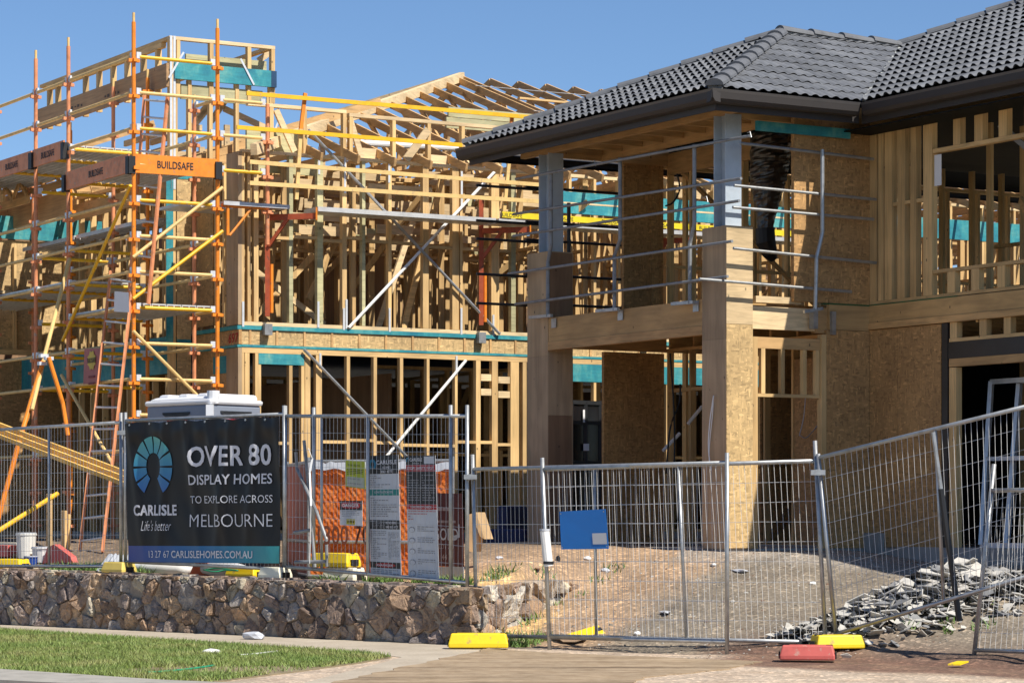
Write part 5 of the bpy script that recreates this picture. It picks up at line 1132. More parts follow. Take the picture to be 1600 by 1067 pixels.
# ---------------------------------------------------------------- banner
bn = thing('advertising_banner', 'large dark vinyl banner with a teal arch emblem and white lettering, tied to the fence', 'banner', (QB[2]+QB[3])/2)
A, B, C, D = QB; bx_ = (B-A).normalized(); TL = at(201, 660, 32.85); TR = at(442, 650, 31.0); BLq = at(205, 878, 32.82); BR = at(442, 880, 31.0)
bN = (TR-TL).cross(ZZ).normalized(); bN = bN if bN.y < 0 else -bN; WBn = (TR-TL).length
def bump_b(u, v):   # cloth folds hanging from the ties
    s = 0.0
    for c, a in ((0.02, 1), (0.27, -0.6), (0.40, 0.9), (0.55, 1.3), (0.70, -1.2), (0.86, -0.8), (0.98, 0.8)):
        w = abs(u-c-(1-v)*0.10*a); s += 0.027*math.exp(-(w/0.028)**2)*(0.25+0.75*v)
    return 0.045+s+0.012*sin(u*9+v*4)*sin(v*pi)+0.012*noise.noise(Vector((u*9+v*3, v*3.5, 2)))+0.02*math.exp(-((v-0.93)/0.06)**2)*sin(u*22)**2
def bpt(u, v, off=0.0):
    p = BLq.lerp(BR, u).lerp(TL.lerp(TR, u), v); sag = 0.022*(1-abs(sin(u*pi*4.2)))*v**6*-1
    return p+ZZ*sag+bN*(bump_b(u, v)+off)
def bmat():
    b = NB('dark_vinyl'); b.bsdf.inputs['Specular IOR Level'].default_value = 0.3; return b.done((0.011, 0.011, 0.012), 0.42)
def bgrid(name, u0, u1, v0, v1, nu, nv, mat, off=0.0, parent=None):
    m = MB(); k = [[len(m.v)+j*(nu+1)+i for i in range(nu+1)] for j in range(nv+1)]
    for j in range(nv+1):
        for i in range(nu+1): m.v.append(bpt(u0+(u1-u0)*i/nu, v0+(v1-v0)*j/nv, off))
    for j in range(nv):
        for i in range(nu): m.f.append((k[j][i], k[j][i+1], k[j+1][i+1], k[j+1][i])); m.mi.append(0)
    o = m.build(name, mat, parent or bn, smooth=True); return o
bgrid('vinyl_sheet', 0, 1, 0, 1, 150, 90, bmat())
def grad(name, stops, axis, lo, hi, rough=0.4):
    b = NB(name); tc = b.n('ShaderNodeNewGeometry'); sx = b.n('ShaderNodeSeparateXYZ'); b.l(tc, 'Position', sx, 0)
    mr = b.n('ShaderNodeMapRange'); mr.inputs[1].default_value = lo; mr.inputs[2].default_value = hi; b.l(sx, axis, mr, 0); r = b.ramp(mr, 0, stops); return b.done(r.outputs[0], rough)
gband = grad('blue_teal_band', [(0.0, (0.02, 0.045, 0.26)), (0.55, (0.012, 0.16, 0.36)), (1.0, (0.04, 0.34, 0.34))], 0, TL.x, TR.x)
bgrid('colour_band', 0.003, 0.997, 0.002, 0.118, 150, 10, gband, 0.003)
zlo, zhi = bpt(.2, .39).z, bpt(.2, .9).z
garch = grad('arch_gradient', [(0.0, (0.035, 0.085, 0.42)), (0.45, (0.03, 0.20, 0.42)), (1.0, (0.10, 0.42, 0.38))], 2, zlo, zhi)
def arch(fn, parent, mat, cx, cy, R, H, r_, h_, n=10, gap=0.05):
    """the emblem: a ring of wedge-shaped panes open at the bottom, given as (u, v) positions"""
    m = MB(); a0, a1 = radians(-62), radians(242)
    for i in range(n):
        f0 = a0+(a1-a0)*(i/n)+gap*0.5; f1 = a0+(a1-a0)*((i+1)/n)-gap*0.5; st = 4
        for k in range(st):
            b0, b1 = f0+(f1-f0)*k/st, f0+(f1-f0)*(k+1)/st
            for q in range(6):
                g0, g1 = q/6, (q+1)/6
                m.poly([fn(cx+cos(b)*(r_+(R-r_)*g), cy+sin(b)*(h_+(H-h_)*g)) for g, b in ((g0, b0), (g1, b0), (g1, b1), (g0, b1))])
    return m.build('emblem', mat, parent)
arch(lambda u, v: bpt(u, v, 0.009), bn, garch, 0.185, 0.68, 0.125, 0.215, 0.048, 0.098, gap=0.085)
def btext(s, u0, u1, v, h, bold=0.0, shear=0.0, mat='letter'):
    me = text_mesh(s, 1.0, bold, shear); xs = [p.co.x for p in me.vertices]; ys = [p.co.y for p in me.vertices]; x0, x1 = min(xs), max(xs); 
    bm = bmesh.new(); bm.from_mesh(me); bmesh.ops.triangulate(bm, faces=bm.faces); bmesh.ops.subdivide_edges(bm, edges=[e for e in bm.edges if e.calc_length() > 0.12], cuts=3); bm.to_mesh(me); bm.free()
    cap = 0.73
    for p in me.vertices: p.co = bpt(u0+(u1-u0)*(p.co.x-x0)/(x1-x0), v+h*p.co.y/cap, 0.010+p.co.z)
    me.materials.clear(); me.materials.append(M[mat]); return link('lettering', me, bn)
btext('OVER 80', 0.425, 0.945, 0.675, 0.145, 0.018); btext('DISPLAY HOMES', 0.425, 0.95, 0.545, 0.072, 0.012); btext('TO EXPLORE ACROSS', 0.43, 0.955, 0.415, 0.055, -0.004); btext('MELBOURNE', 0.425, 0.955, 0.25, 0.095, -0.012)
btext('CARLISLE', 0.055, 0.335, 0.335, 0.075, 0.03); btext("Life's better", 0.105, 0.295, 0.225, 0.075, -0.012, 0.35); btext('13 27 67', 0.15, 0.285, 0.035, 0.052, -0.006); btext('CARLISLEHOMES.COM.AU', 0.30, 0.83, 0.035, 0.052, 0.012)
for i in range(8):
    u = (i+0.3)/8; c = bpt(min(.99, u), 0.985); m = MB(); m.tube([c+bN*0.002, c+bN*0.008], 0.014, 8); m.build('eyelet', M['galv'], bn)
# ---------------------------------------------------------------- boards on the third panel
def board(name, label, cat, tl, tr, bl, br, d0, d1, mat, warp=0.0):
    """a thin rigid sheet; returns the sheet, and a function from (u, v) to its face"""
    P = [at(*tl, d0), at(*tr, d1), at(*br, d1), at(*bl, d0)]; n = (P[1]-P[0]).cross(P[3]-P[0]).normalized(); n = n if n.y < 0 else -n
    t = thing(name, label, cat, P[3]); m = MB(); m.hexa([p-n*0.004 for p in P]+P); m.build('sheet', mat, t)
    f = lambda u, v, off=0.0: P[3].lerp(P[2], u).lerp(P[0].lerp(P[1], u), v)+n*off
    return t, f
def rect(t, f, u0, u1, v0, v1, mat, off=0.002, name='printed_field'):
    m = MB(); m.poly([f(u0, v0, off), f(u1, v0, off), f(u1, v1, off), f(u0, v1, off)]); return m.build(name, M[mat] if isinstance(mat, str) else mat, t)
def ftext(t, f, s, u0, u1, v, h, mat, bold=0.0, off=0.004, shear=0.0):
    me = text_mesh(s, 1.0, bold, shear); xs = [p.co.x for p in me.vertices]; x0, x1 = min(xs), max(xs)
    for p in me.vertices: p.co = f(u0+(u1-u0)*(p.co.x-x0)/(x1-x0), v+h*p.co.y/0.73, off+p.co.z)
    me.materials.clear(); me.materials.append(M[mat] if isinstance(mat, str) else mat); return link('lettering', me, t)
def smallprint(t, f, u0, u1, v0, v1, n, mat, seed):
    """rows of illegibly small print, as fine broken strokes"""
    m = MB(); rnd = random.Random(seed)
    for i in range(n):
        v = v1-(v1-v0)*(i+0.5)/n; u = u0
        while u < u1-0.02:
            w = rnd.uniform(0.03, 0.12); m.poly([f(u, v, 0.004), f(min(u1, u+w), v, 0.004), f(min(u1, u+w), v+(v1-v0)/n*0.38, 0.004), f(u, v+(v1-v0)/n*0.38, 0.004)]); u += w+rnd.uniform(0.012, 0.03)
            if rnd.random() < 0.1: break
    return m.build('small_print', M[mat], t)
M['signred'] = plain('sign_red', (0.42, 0.02, 0.025), 0.5, 0, .05); M['signteal'] = plain('sign_teal', (0.02, 0.24, 0.22), 0.5, 0, .05); M['signgreen'] = plain('sign_lime', (0.40, 0.47, 0.03), 0.5, 0, .08); M['greyink'] = plain('grey_ink', (0.27, 0.27, 0.29), 0.7); M['signblack'] = plain('sign_black', (0.016, 0.016, 0.018), 0.4); M['rosetext'] = plain('rose_print', (0.55, 0.25, 0.25), 0.7); M['signwhite'] = plain('sign_white', (0.60, 0.62, 0.66), 0.5, 0, 0.03)
t, f = board('notice_board', 'tall site notice board with dark header, arch emblem and teal strip', 'notice board', (575, 712), (622, 710), (579, 897), (627, 900), 30.15, 29.8, M['signwhite'])
rect(t, f, 0, 1, 0.845, 1, 'signblack'); arch(lambda u, v: f(u, v, 0.004), t, garch2 := MATS.get('arch_small') or plain('arch_small', (0.03, 0.22, 0.36), 0.5), 0.15, 0.925, 0.12, 0.045, 0.055, 0.022, n=6, gap=0.02)
ftext(t, f, 'CARLISLE', 0.28, 0.96, 0.925, 0.035, 'letter', 0.02); ftext(t, f, 'HOMES', 0.48, 0.75, 0.888, 0.02, 'letter'); ftext(t, f, '8561 4777', 0.42, 0.80, 0.853, 0.022, 'letter', 0.015)
rect(t, f, 0, 1, 0.665, 0.715, 'signteal'); ftext(t, f, 'CONSTRUCTION SITE', 0.2, 0.8, 0.684, 0.018, 'letter', 0.01)
smallprint(t, f, 0.04, 0.72, 0.725, 0.835, 6, 'greyink', 1); smallprint(t, f, 0.06, 0.94, 0.48, 0.65, 9, 'greyink', 2); rect(t, f, 0, 1, 0.385, 0.46, 'signblack'); smallprint(t, f, 0.12, 0.5, 0.395, 0.45, 4, 'greyink', 3)
ftext(t, f, 'RING 000', 0.55, 0.88, 0.428, 0.022, 'letter', 0.015); ftext(t, f, '040 850 4777', 0.55, 0.95, 0.395, 0.018, 'letter', 0.012)
smallprint(t, f, 0.04, 0.55, 0.13, 0.37, 16, 'greyink', 4); smallprint(t, f, 0.6, 0.96, 0.13, 0.36, 20, 'greyink', 5); rect(t, f, 0, 1, 0.06, 0.11, 'signblack')
m = MB(); m.poly([f(0.5+0.33*cos(2*pi*j/18), 0.085+0.019*sin(2*pi*j/18), 0.003) for j in range(18)]); m.build('oval', M['signred'], t); ftext(t, f, 'DANGER', 0.24, 0.76, 0.077, 0.016, 'letter', 0.02, 0.006); smallprint(t, f, 0.06, 0.94, 0.005, 0.05, 3, 'greyink', 6)
t, f = board('notice_board', 'tall curling notice board with black panel and red strips', 'notice board', (634, 712), (680, 711), (638, 900), (686, 903), 29.7, 29.4, M['signwhite'])
rect(t, f, 0, 1, 0.925, 1, 'signblack'); ftext(t, f, 'CARLISLE', 0.14, 0.56, 0.955, 0.026, 'letter', 0.02); rect(t, f, 0.62, 0.97, 0.932, 0.992, 'signwhite', 0.003); ftext(t, f, "Life's better", 0.24, 0.46, 0.932, 0.014, 'letter', 0, .004, .3)
arch(lambda u, v: f(u, v, 0.004), t, MATS['arch_small'], 0.065, 0.965, 0.055, 0.02, 0.024, 0.009, n=6, gap=0.02)
rect(t, f, 0, 1, 0.87, 0.922, 'signred'); ftext(t, f, 'STOP! SAFETY FIRST', 0.04, 0.95, 0.886, 0.024, 'letter', 0.015); rect(t, f, 0, 1, 0.60, 0.868, 'signblack'); smallprint(t, f, 0.05, 0.45, 0.62, 0.845, 11, 'greyink', 7); smallprint(t, f, 0.53, 0.95, 0.62, 0.845, 11, 'greyink', 8)
rect(t, f, 0, 1, 0.557, 0.598, 'signred'); ftext(t, f, 'LOAD READY CHECK', 0.14, 0.84, 0.568, 0.02, 'letter', 0.012); smallprint(t, f, 0.04, 0.96, 0.46, 0.55, 4, 'rosetext', 9)
for j in range(5):
    v = 0.39-j*0.09; m = MB(); m.poly([f(0.16+0.10*cos(2*pi*k/14), v+0.024*sin(2*pi*k/14), 0.003) for k in range(14)]); m.build('pictogram', M['greyink'], t); m = MB(); m.poly([f(0.16+0.085*cos(2*pi*k/14), v-0.003+0.019*sin(2*pi*k/14), 0.005) for k in range(14)]); m.build('pictogram', M['signwhite'], t)
    smallprint(t, f, 0.34, 0.9, v-0.02, v+0.03, 3, 'greyink', 20+j)
t, f = board('notice_board', 'lime green notice wired to the orange cage', 'notice board', (540, 719), (570, 721), (540, 760), (571, 764), 30.45, 30.25, M['signgreen'])
ftext(t, f, 'boardpro', 0.12, 0.75, 0.80, 0.10, plain('dark_green_ink', (0.04, 0.10, 0.02), 0.6)); smallprint(t, f, 0.08, 0.92, 0.45, 0.70, 4, 'ink', 10); rect(t, f, 0.06, 0.94, 0.03, 0.40, plain('pale_green_field', (0.42, 0.47, 0.40), 0.6)); smallprint(t, f, 0.12, 0.85, 0.1, 0.35, 3, 'greyink', 11)
t, f = board('danger_sign', 'small white danger sign with a red oval on a black header', 'danger sign', (531, 782), (566, 782), (531, 820), (566, 822), 30.45, 30.25, M['signwhite'])
rect(t, f, 0, 1, 0.63, 1, 'signblack'); m = MB(); m.poly([f(0.5+0.42*math.copysign(abs(cos(2*pi*j/24))**0.5, cos(2*pi*j/24)), 0.82+0.13*math.copysign(abs(sin(2*pi*j/24))**0.7, sin(2*pi*j/24)), 0.003) for j in range(24)]); m.build('oval', M['signred'], t); ftext(t, f, 'DANGER', 0.14, 0.86, 0.75, 0.13, 'letter', 0.025, 0.006)
smallprint(t, f, 0.1, 0.9, 0.33, 0.6, 4, 'greyink', 12); rect(t, f, 0.3, 0.68, 0.05, 0.27, plain('caution_yellow', (0.62, 0.52, 0.05), 0.6)); ftext(t, f, 'CAUTION', 0.34, 0.64, 0.12, 0.08, 'ink', 0.01)
t, f = board('sold_sign', 'maroon sale board with white lettering behind the notice boards', 'sale board', (672, 770), (722, 771), (672, 884), (725, 885), 30.6, 30.2, plain('maroon_board', (0.13, 0.022, 0.022), 0.5, 0, .1))
M['rosewhite'] = plain('worn_white_print', (0.50, 0.38, 0.36), 0.7)
ftext(t, f, 'SOLD', 0.18, 0.86, 0.36, 0.17, 'letter', 0.01, 0.004, 0.0); ftext(t, f, 'LOT 259', 0.28, 0.72, 0.24, 0.07, 'rosewhite'); ftext(t, f, '44', 0.36, 0.52, 0.09, 0.08, 'rosewhite'); smallprint(t, f, 0.2, 0.62, 0.70, 0.82, 1, 'rosewhite', 14); smallprint(t, f, 0.25, 0.8, 0.55, 0.64, 1, 'rosewhite', 13)
m = MB(); m.poly([f(0.68, 0.38, .002), f(0.9, 0.40, .002), f(0.9, 0.58, .002), f(0.86, 0.58, .002), f(0.86, 0.44, .002), f(0.68, 0.42, .002)]); m.build('printed_bracket', M['letter'], t)
m = MB(); m.hexa([f(0.0, -0.16), f(1, -0.16), f(1, -0.004), f(0, -0.004)]+[f(0.0, -0.16, .006), f(1, -0.16, .006), f(1, -0.004, .006), f(0, -0.004, .006)]); m.build('lower_strip', M['greywhite'], t)
t, f = board('blue_sign', 'blank blue sign with a small white label in its corner, tied to the mesh', 'sign', (874, 799), (946, 795), (877, 858), (951, 857), 27.75, 27.45, M['blue'])
rect(t, f, 0.68, 0.98, 0.12, 0.40, 'greywhite', 0.003, 'white_label')
for u, v in ((0.03, 0.94), (0.96, 0.94), (0.03, 0.05), (0.97, 0.06)): m = MB(); m.poly([f(u+0.014*cos(j), v+0.02*sin(j), 0.004) for j in (0, 1.05, 2.1, 3.15, 4.2, 5.25)]); m.build('screw', M['galv'], t)
m = MB(); c = at(851, 829, 27.8); c2 = at(857, 884, 27.8); m.tube([c, c2], 0.05, 12); o = m.build('document_tube', M['white']); tag(o, 'white plastic document tube strapped to a fence post', 'document tube'); m = MB(); m.tube([c+ZZ*0.02, c], 0.054, 12); m.build('lid', M['greywhite'], o); m = MB(); m.tube([c2+ZZ*0.05, c2+ZZ*0.02], 0.056, 12); m.build('strap', M['black'], o)
# ---------------------------------------------------------------- cage with orange netting behind the third panel
c0, c1 = px_wall(487, 0.75), px_wall(712, 1.55); c2 = px_wall(449, 2.3); zc0, zc1 = 0.68, 2.02
cg = thing('rubbish_cage', 'galvanised rubbish cage lined with orange safety netting', 'rubbish cage', (c0+c1)/2+ZZ*0.68)
def netmat():
    b = NB('orange_netting'); n1 = b.noise(b.coords((1, 1, 1)), 9, 4, 0.7); r = b.ramp(n1, 0, [(0.3, (0.70, 0.14, 0.02)), (0.5, (0.92, 0.25, 0.04)), (0.72, (0.95, 0.42, 0.15))])
    wv = b.noise(b.coords((1, 1, 1)), 60, 2); r2 = b.ramp(wv, 0, [(0.4, (0.7, 0.6, 0.55)), (0.6, (1.05, 1.05, 1.05))]); cc_ = b.mix(1, r.outputs[0], r2.outputs[0], 'MULTIPLY'); b.done(cc_, 0.55); tr = b.n('ShaderNodeBsdfTranslucent'); b.l(r, 0, tr, 0); mx = b.n('ShaderNodeMixShader'); mx.inputs[0].default_value = 0.4; b.l(b.bsdf, 0, mx, 1); b.l(tr, 0, mx, 2); b.l(mx, 0, b.N['Material Output'], 0); return b.m
M['net'] = netmat()
e = (c1-c0).normalized(); L = (c1-c0).length; nb = -WB
m = MB(); nu, nv = 150, 70
for j in range(nv+1):
    for i in range(nu+1):
        p = c0+e*(L*i/nu)+ZZ*(zc0+(zc1-zc0-0.05)*j/nv); w = 0.008*noise.noise(Vector((i*0.11, j*0.16, 1)))+0.010*noise.noise(Vector((i*0.35, j*0.5, 4)))+0.008*(sin(i*1.05)*sin(j*1.2)); m.v.append(p+nb*(0.02+w))
for j in range(nv):
    for i in range(nu): k = j*(nu+1)+i; m.f.append((k, k+1, k+nu+2, k+nu+1)); m.mi.append(0)
m.build('safety_netting', M['net'], cg)
sd2 = (c2-c0); m = MB(); m.poly([c0+ZZ*zc0, c0+ZZ*zc1, c2+ZZ*zc1, c2+ZZ*zc0]); m.build('side_netting', plain('faded_net', (0.62, 0.17, 0.10), 0.7, 0, .25, 2), cg)
def gtube(pts, name='frame_tube', r=0.022, mat='galv'): return MB().tube(pts, r, 8).build(name, M[mat], cg)
for z in (zc0, zc0+0.40, zc1): gtube([c0+nb*0.05+ZZ*z, c1+nb*0.05+ZZ*z]); gtube([c0+ZZ*z, c2+ZZ*z])
for p in (c0+nb*0.05, c1+nb*0.05, c2): gtube([p+ZZ*zc0, p+ZZ*(zc1+0.05)])
gtube([at(462, 706, 30.9), at(464, 732, 30.9), at(495, 800, 30.5), at(510, 842, 30.4), at(511, 885, 30.4)], 'bent_tube', 0.02, 'galv_dull'); gtube([at(475, 688, 30.8), at(486, 800, 30.7), at(492, 886, 30.6)], 'bent_tube', 0.02, 'galv_dull'); gtube([at(461, 878, 30.7), at(510, 877, 30.4)], mat='galv_dull'); gtube([at(460, 832, 30.8), at(485, 828, 30.6)], mat='galv_dull')
m = MB(); rnd = random.Random(9)
k0 = None
for i in range(31):
    f = i/30; a = c0.lerp(c1, f)+nb*0.08+ZZ*(zc1-0.01+rnd.gauss(0, 0.012)); b = a-ZZ*(0.09+rnd.gauss(0, 0.02))+nb*0.02; k = len(m.v); m.v += [a, b]
    if k0 is not None: m.f.append((k0, k, k+1, k0+1)); m.mi.append(0)
    k0 = k
m.build('plastic_edging', M['greywhite'], cg)
m = MB(); q = [at(482, 700, 30.6), at(488, 716, 30.6), at(484, 738, 30.55), at(486, 790, 30.5), at(484, 880, 30.5)]
for a, b in zip(q, q[1:]): m.beam(a, b, 0.022, 0.006)
m.build('white_wrap', M['white'], cg)
put_text('1300 70', 0.3, plain('net_ink', (0.12, 0.03, 0.01), 0.8), at(535, 850, 30.2), e, ZZ, cg, width=0.62, bold=0.01)
# ---------------------------------------------------------------- portable toilet
k0_ = px_wall(328, 1.3); kl = k0_-WD*1.22; kr = k0_+WB*0.86; kb = kl+WB*0.86; zt0 = 0.55
pt = thing('portable_toilet', 'grey and white portable toilet showing its domed roof above the banner', 'portable toilet', k0_+ZZ*zt0)
M['toilet'] = plain('toilet_shell', (0.22, 0.25, 0.31), 0.5, 0, .08); M['toiletroof'] = plain('toilet_roof', (0.74, 0.75, 0.77), 0.4, 0, .08)
m = MB(); m.hexa([p+ZZ*zt0 for p in (kl, k0_, kr, kb)]+[p+ZZ*2.780 for p in (kl, k0_, kr, kb)]); m.build('cabin', M['toilet'], pt, bevel=0.03)
ce = (kl+kr)/2; ring = lambda s_, z: [ce+(p-ce)*s_+ZZ*z for p in (kl, k0_, kr, kb)]
m = MB(); m.hexa(ring(1.04, 2.775)+ring(1.05, 2.845)); m.build('roof_rim', M['toiletroof'], pt, bevel=0.03)
m = MB(); m.hexa(ring(1.0, 2.846)+ring(0.84, 2.890)); m.build('roof', M['toiletroof'], pt, bevel=0.04)
for i in range(3): m = MB(); q = kl.lerp(k0_, 0.18+i*0.3)+WB*0.15+ZZ*2.850; m.hexa([q+WD*a+WB*b+ZZ*z for z, s_ in ((0, 1), (0.075, 0.7)) for a, b in ((-.13*s_, -.05), (.13*s_, -.05), (.13*s_, 0.8), (-.13*s_, 0.8))]); m.build('roof_dome', M['toiletroof'], pt, bevel=0.03)
m = MB(); m.tube([k0_-WD*0.05+WB*0.1+ZZ*2.790, k0_-WD*0.05+WB*0.1+ZZ*2.950], 0.08, 12); m.build('vent_cap', M['toiletroof'], pt)
def grip(c, X, N):
    m = MB(); pts = [c+X*(0.26*cos(a))+ZZ*(-0.085*sin(a)) for a in [pi*j/10 for j in range(11)]]+[c+X*(0.26*cos(a))+ZZ*(-0.02-0.03*sin(a)) for a in [pi-pi*j/10 for j in range(11)]]
    m.prism([p+N*0.002 for p in pts], N*0.012); m.build('vent_grip', plain('dark_vent', (0.05, 0.055, 0.065), 0.5) if 'dark_vent' not in MATS else MATS['dark_vent'], pt)
grip(kl.lerp(k0_, 0.48)+ZZ*2.690, WD, -WB); grip(k0_.lerp(kr, 0.5)+ZZ*2.700, WB, WD)
for a, b, N in ((kl, k0_, -WB), (k0_, kr, WD)): m = MB(); d = (b-a).normalized(); c = a.lerp(b, 0.5)+N*0.006+ZZ*2.570; m.hexa([c+d*x+N*y+ZZ*z for z in (-0.03, 0.03) for x, y in ((-.2, 0), (.2, 0), (.2, .006), (-.2, .006))]); m.build('red_strip', M['signred'], pt)
for p in (k0_,): m = MB(); m.beam(p+ZZ*zt0, p+ZZ*2.770, 0.09, 0.09); m.build('corner_trim', M['toiletroof'], pt)
# ---------------------------------------------------------------- stored timber, rubble, litter
def wp(px, py, z): p = pg(px, py, z); return Vector((p[0], p[1], z))
for i, (a, b, lab) in enumerate((((-30, 652, 36.2), (205, 742, 33.8), 'uppermost of the yellow battens slanting down behind the left fence'), ((-30, 661, 36.1), (205, 751, 33.7), 'middle yellow batten of the slanting bundle'), ((-30, 670, 36.0), (205, 760, 33.6), 'lowest yellow batten of the slanting bundle'))):
    m = MB(); m.beam(at(*a), at(*b), 0.05, 0.05); tag(m.build('timber_batten', M['pine_yellow'] if 'pine_yellow' in M else M.setdefault('pine_yellow', wood('yellow_batten', (0.74, 0.46, 0.12), (3, 3, 20), 0.1))), lab, 'batten', 'bundle of slanting battens')
m = MB(); m.tube([at(-4, 830, 34.8), at(90, 771, 35.6)], 0.032, 9); tag(m.build('yellow_tube', M['yellow']), 'bright yellow scaffold tube lying at a slant behind the leftmost panel', 'tube')
# dark garage clutter behind the left fence
rnd = random.Random(41)
# sacks, tubs, blocks on the ground behind the wall
def sack(px, b, label, mat, L=0.55, r=0.16):
    p = px_wall(px, b); z = ground_z(p.x, p.y)[0]; m = MB(); n = 12; rings = []
    for i in range(9):
        f = i/8; rr = r*(0.25+0.75*sin(pi*min(max(f, 0.06), 0.94))**0.5); rings.append(len(m.v))
        for j in range(n):
            a = 2*pi*j/n; q = 1+0.12*noise.noise(Vector((f*6, cos(a)*2, sin(a)*2+px))); m.v.append(p+WD*((f-0.5)*L)+WB*(cos(a)*rr*q)+ZZ*(z+r*0.75+sin(a)*rr*0.8*q))
    for a, b_ in zip(rings, rings[1:]):
        for j in range(n): m.f.append((a+j, a+(j+1) % n, b_+(j+1) % n, b_+j)); m.mi.append(0)
    for rr in (rings[0], rings[-1]): m.f.append(tuple(rr+j for j in range(n))); m.mi.append(0)
    tag(m.build('plastic_sack', M[mat], smooth=True), label, 'sack')
sack(250, 0.65, 'long white plastic sack under the banner', 'white', 1.1, 0.13); sack(350, 0.6, 'crumpled clear plastic sack beside the green cord', 'greywhite', 0.7, 0.13)
p = px_wall(170, 0.5); m = MB(); nn = 14
for i in range(nn+1):
    f = i/nn; q = p+WD*(-0.3+0.62*f)+ZZ*(ground_z(p.x, p.y)[0]+0.02+0.016*sin(f*40)); m.v += [q, q+WB*0.25+ZZ*0.26]
for i in range(nn): m.f.append((2*i, 2*i+2, 2*i+3, 2*i+1)); m.mi.append(0)
o = m.build('corrugated_sheet', M['greywhite']); so_ = o.modifiers.new('s', 'SOLIDIFY'); so_.thickness = 0.006; tag(o, 'pale grey ribbed sheet leaning by the faded yellow block', 'sheet')
def tub(px, b, r, h, mat, label):
    p = px_wall(px, b); z = ground_z(p.x, p.y)[0]; m = MB(); m.tube([p+ZZ*(z+h*f) for f in (0, 0.5, 0.93, 0.935, 1)], [r*0.85, r*0.93, r, r*1.07, r*1.07], 14); o = tag(m.build('paint_tub', M[mat], smooth=False), label, 'tub'); m = MB(); m.tube([p+ZZ*(z+h+0.001), p+ZZ*(z+h+0.015)], r*1.02, 14); m.build('lid', M['greywhite'], o)
tub(41, 2.2, 0.14, 0.34, 'wplastic', 'tall white tub near the left end of the fence'); tub(68, 2.0, 0.16, 0.20, 'white', 'low white tub beside the tall one'); tub(48, 1.5, 0.09, 0.14, 'blueplastic', 'small blue tub in front of the white tubs')
def slab_box(name, p, d1, d2, w, l, h, mat, label, cat, z=None):
    z = ground_z(p.x, p.y)[0] if z is None else z; m = MB(); m.hexa([p+d1*a+d2*b+ZZ*(z+c) for c in (0, h) for a, b in ((-w/2, -l/2), (w/2, -l/2), (w/2, l/2), (-w/2, l/2))]); return tag(m.build(name, M[mat], bevel=0.004), label, cat)
for px, b, h, lab in ((77, 3.1, 0.75, 'short pine offcut standing upright behind the tubs'), (100, 3.0, 0.55, 'short pine offcut standing behind the red sheet'), (106, 3.05, 0.5, 'thin pine offcut beside the red sheet')):
    p = px_wall(px, b); slab_box('timber_offcut', p, WD, WB, 0.09, 0.045, h, 'pine_v', lab, 'offcut')
p = px_wall(88, 1.9); m = MB(); z = ground_z(p.x, p.y)[0]; m.prism([p+WD*a+ZZ*(z+c) for a, c in ((-0.3, 0), (0.35, 0.02), (0.3, 0.10), (-0.05, 0.26), (-0.2, 0.22))], WB*0.1); tag(m.build('crumpled_sheet', M['redplastic']), 'crumpled red sheet on the ground behind the fence', 'sheet')
for k, (px, b) in enumerate(((8, 2.2), (22, 2.6))): p = px_wall(px, b); slab_box('brick_block', p, WD, WB, 0.4, 0.22, 0.16, 'redplastic' if k == 0 else 'cream', ('terracotta block at the left edge of the yard', 'cream block at the left edge of the yard')[k], 'block')
p = px_wall(40, 2.3); slab_box('timber_plank', p, WD, WB, 1.1, 0.25, 0.05, 'ply_red', 'brown plank lying behind the tubs', 'plank'); p = px_wall(110, 1.25); slab_box('timber_plank', p, WD, WB, 1.7, 0.10, 0.05, 'alu', 'pale board lying along the back of the wall', 'plank')
p = px_wall(85, 0.75); slab_box('concrete_slab', p, WD, WB, 0.5, 0.2, 0.05, 'concrete', 'flat concrete piece on the grass by the wall', 'slab')
p = px_wall(310, 0.62); m = MB(); z = ground_z(p.x, p.y)[0]; m.prism([p+WD*a+ZZ*(z+c) for a, c in ((-0.2, 0), (0.2, 0), (0.16, 0.2), (-0.02, 0.28))], WB*0.06); tag(m.build('orange_board', M['rust']), 'orange-brown board scrap leaning under the banner', 'board')
def cord(name, pts, r, mat, label): tag(MB().tube(curve(pts, 5), r, 6).build(name, mat, smooth=True), label, 'cord')
M['greencord'] = plain('green_cord', (0.02, 0.28, 0.14), 0.5)
q = lambda px, b, dz=0.02: px_wall(px, b)+ZZ*(0.72+dz); cord('green_cord', [q(318, 0.35), q(335, 0.3, 0.0), q(352, 0.36), q(372, 0.3), q(340, 0.42, 0.04), q(322, 0.4)], 0.009, M['greencord'], 'green cord tangled on top of the wall')
g = lambda px, py, z=0.03: Vector((*pg(px, py, z), z)); cord('green_cord', [g(232, 1050), g(262, 1048), g(300, 1044), g(334, 1039)], 0.010, M['greencord'], 'green strip lying on the grass'); cord('white_cord', [g(376, 1023), g(400, 1021), g(433, 1017)], 0.010, M['white'], 'thin white stick lying on the grass')
def scrap(name, c, size, mat, label, seed, cat='litter'):
    r = random.Random(seed); bm = bmesh.new(); bmesh.ops.create_icosphere(bm, subdivisions=2, radius=1)
    for v in bm.verts: v.co = Vector((v.co.x*size[0], v.co.y*size[1], v.co.z*size[2]))*(1+0.35*noise.noise(v.co*2+Vector((seed, 0, 0))))
    me = bpy.data.meshes.new(name); bm.to_mesh(me); bm.free(); me.materials.append(M[mat]); o = link(name, me); o.location = c; o.rotation_euler = (0, 0, r.uniform(0, 3)); return tag(o, label, cat)
scrap('paper_scrap', g(330, 1018), (0.09, 0.06, 0.035), 'white', 'crumpled white paper on the grass', 1); scrap('plastic_scrap', g(396, 993, 0.04), (0.14, 0.08, 0.05), 'greywhite', 'clear plastic scrap on the path by the wall', 2)
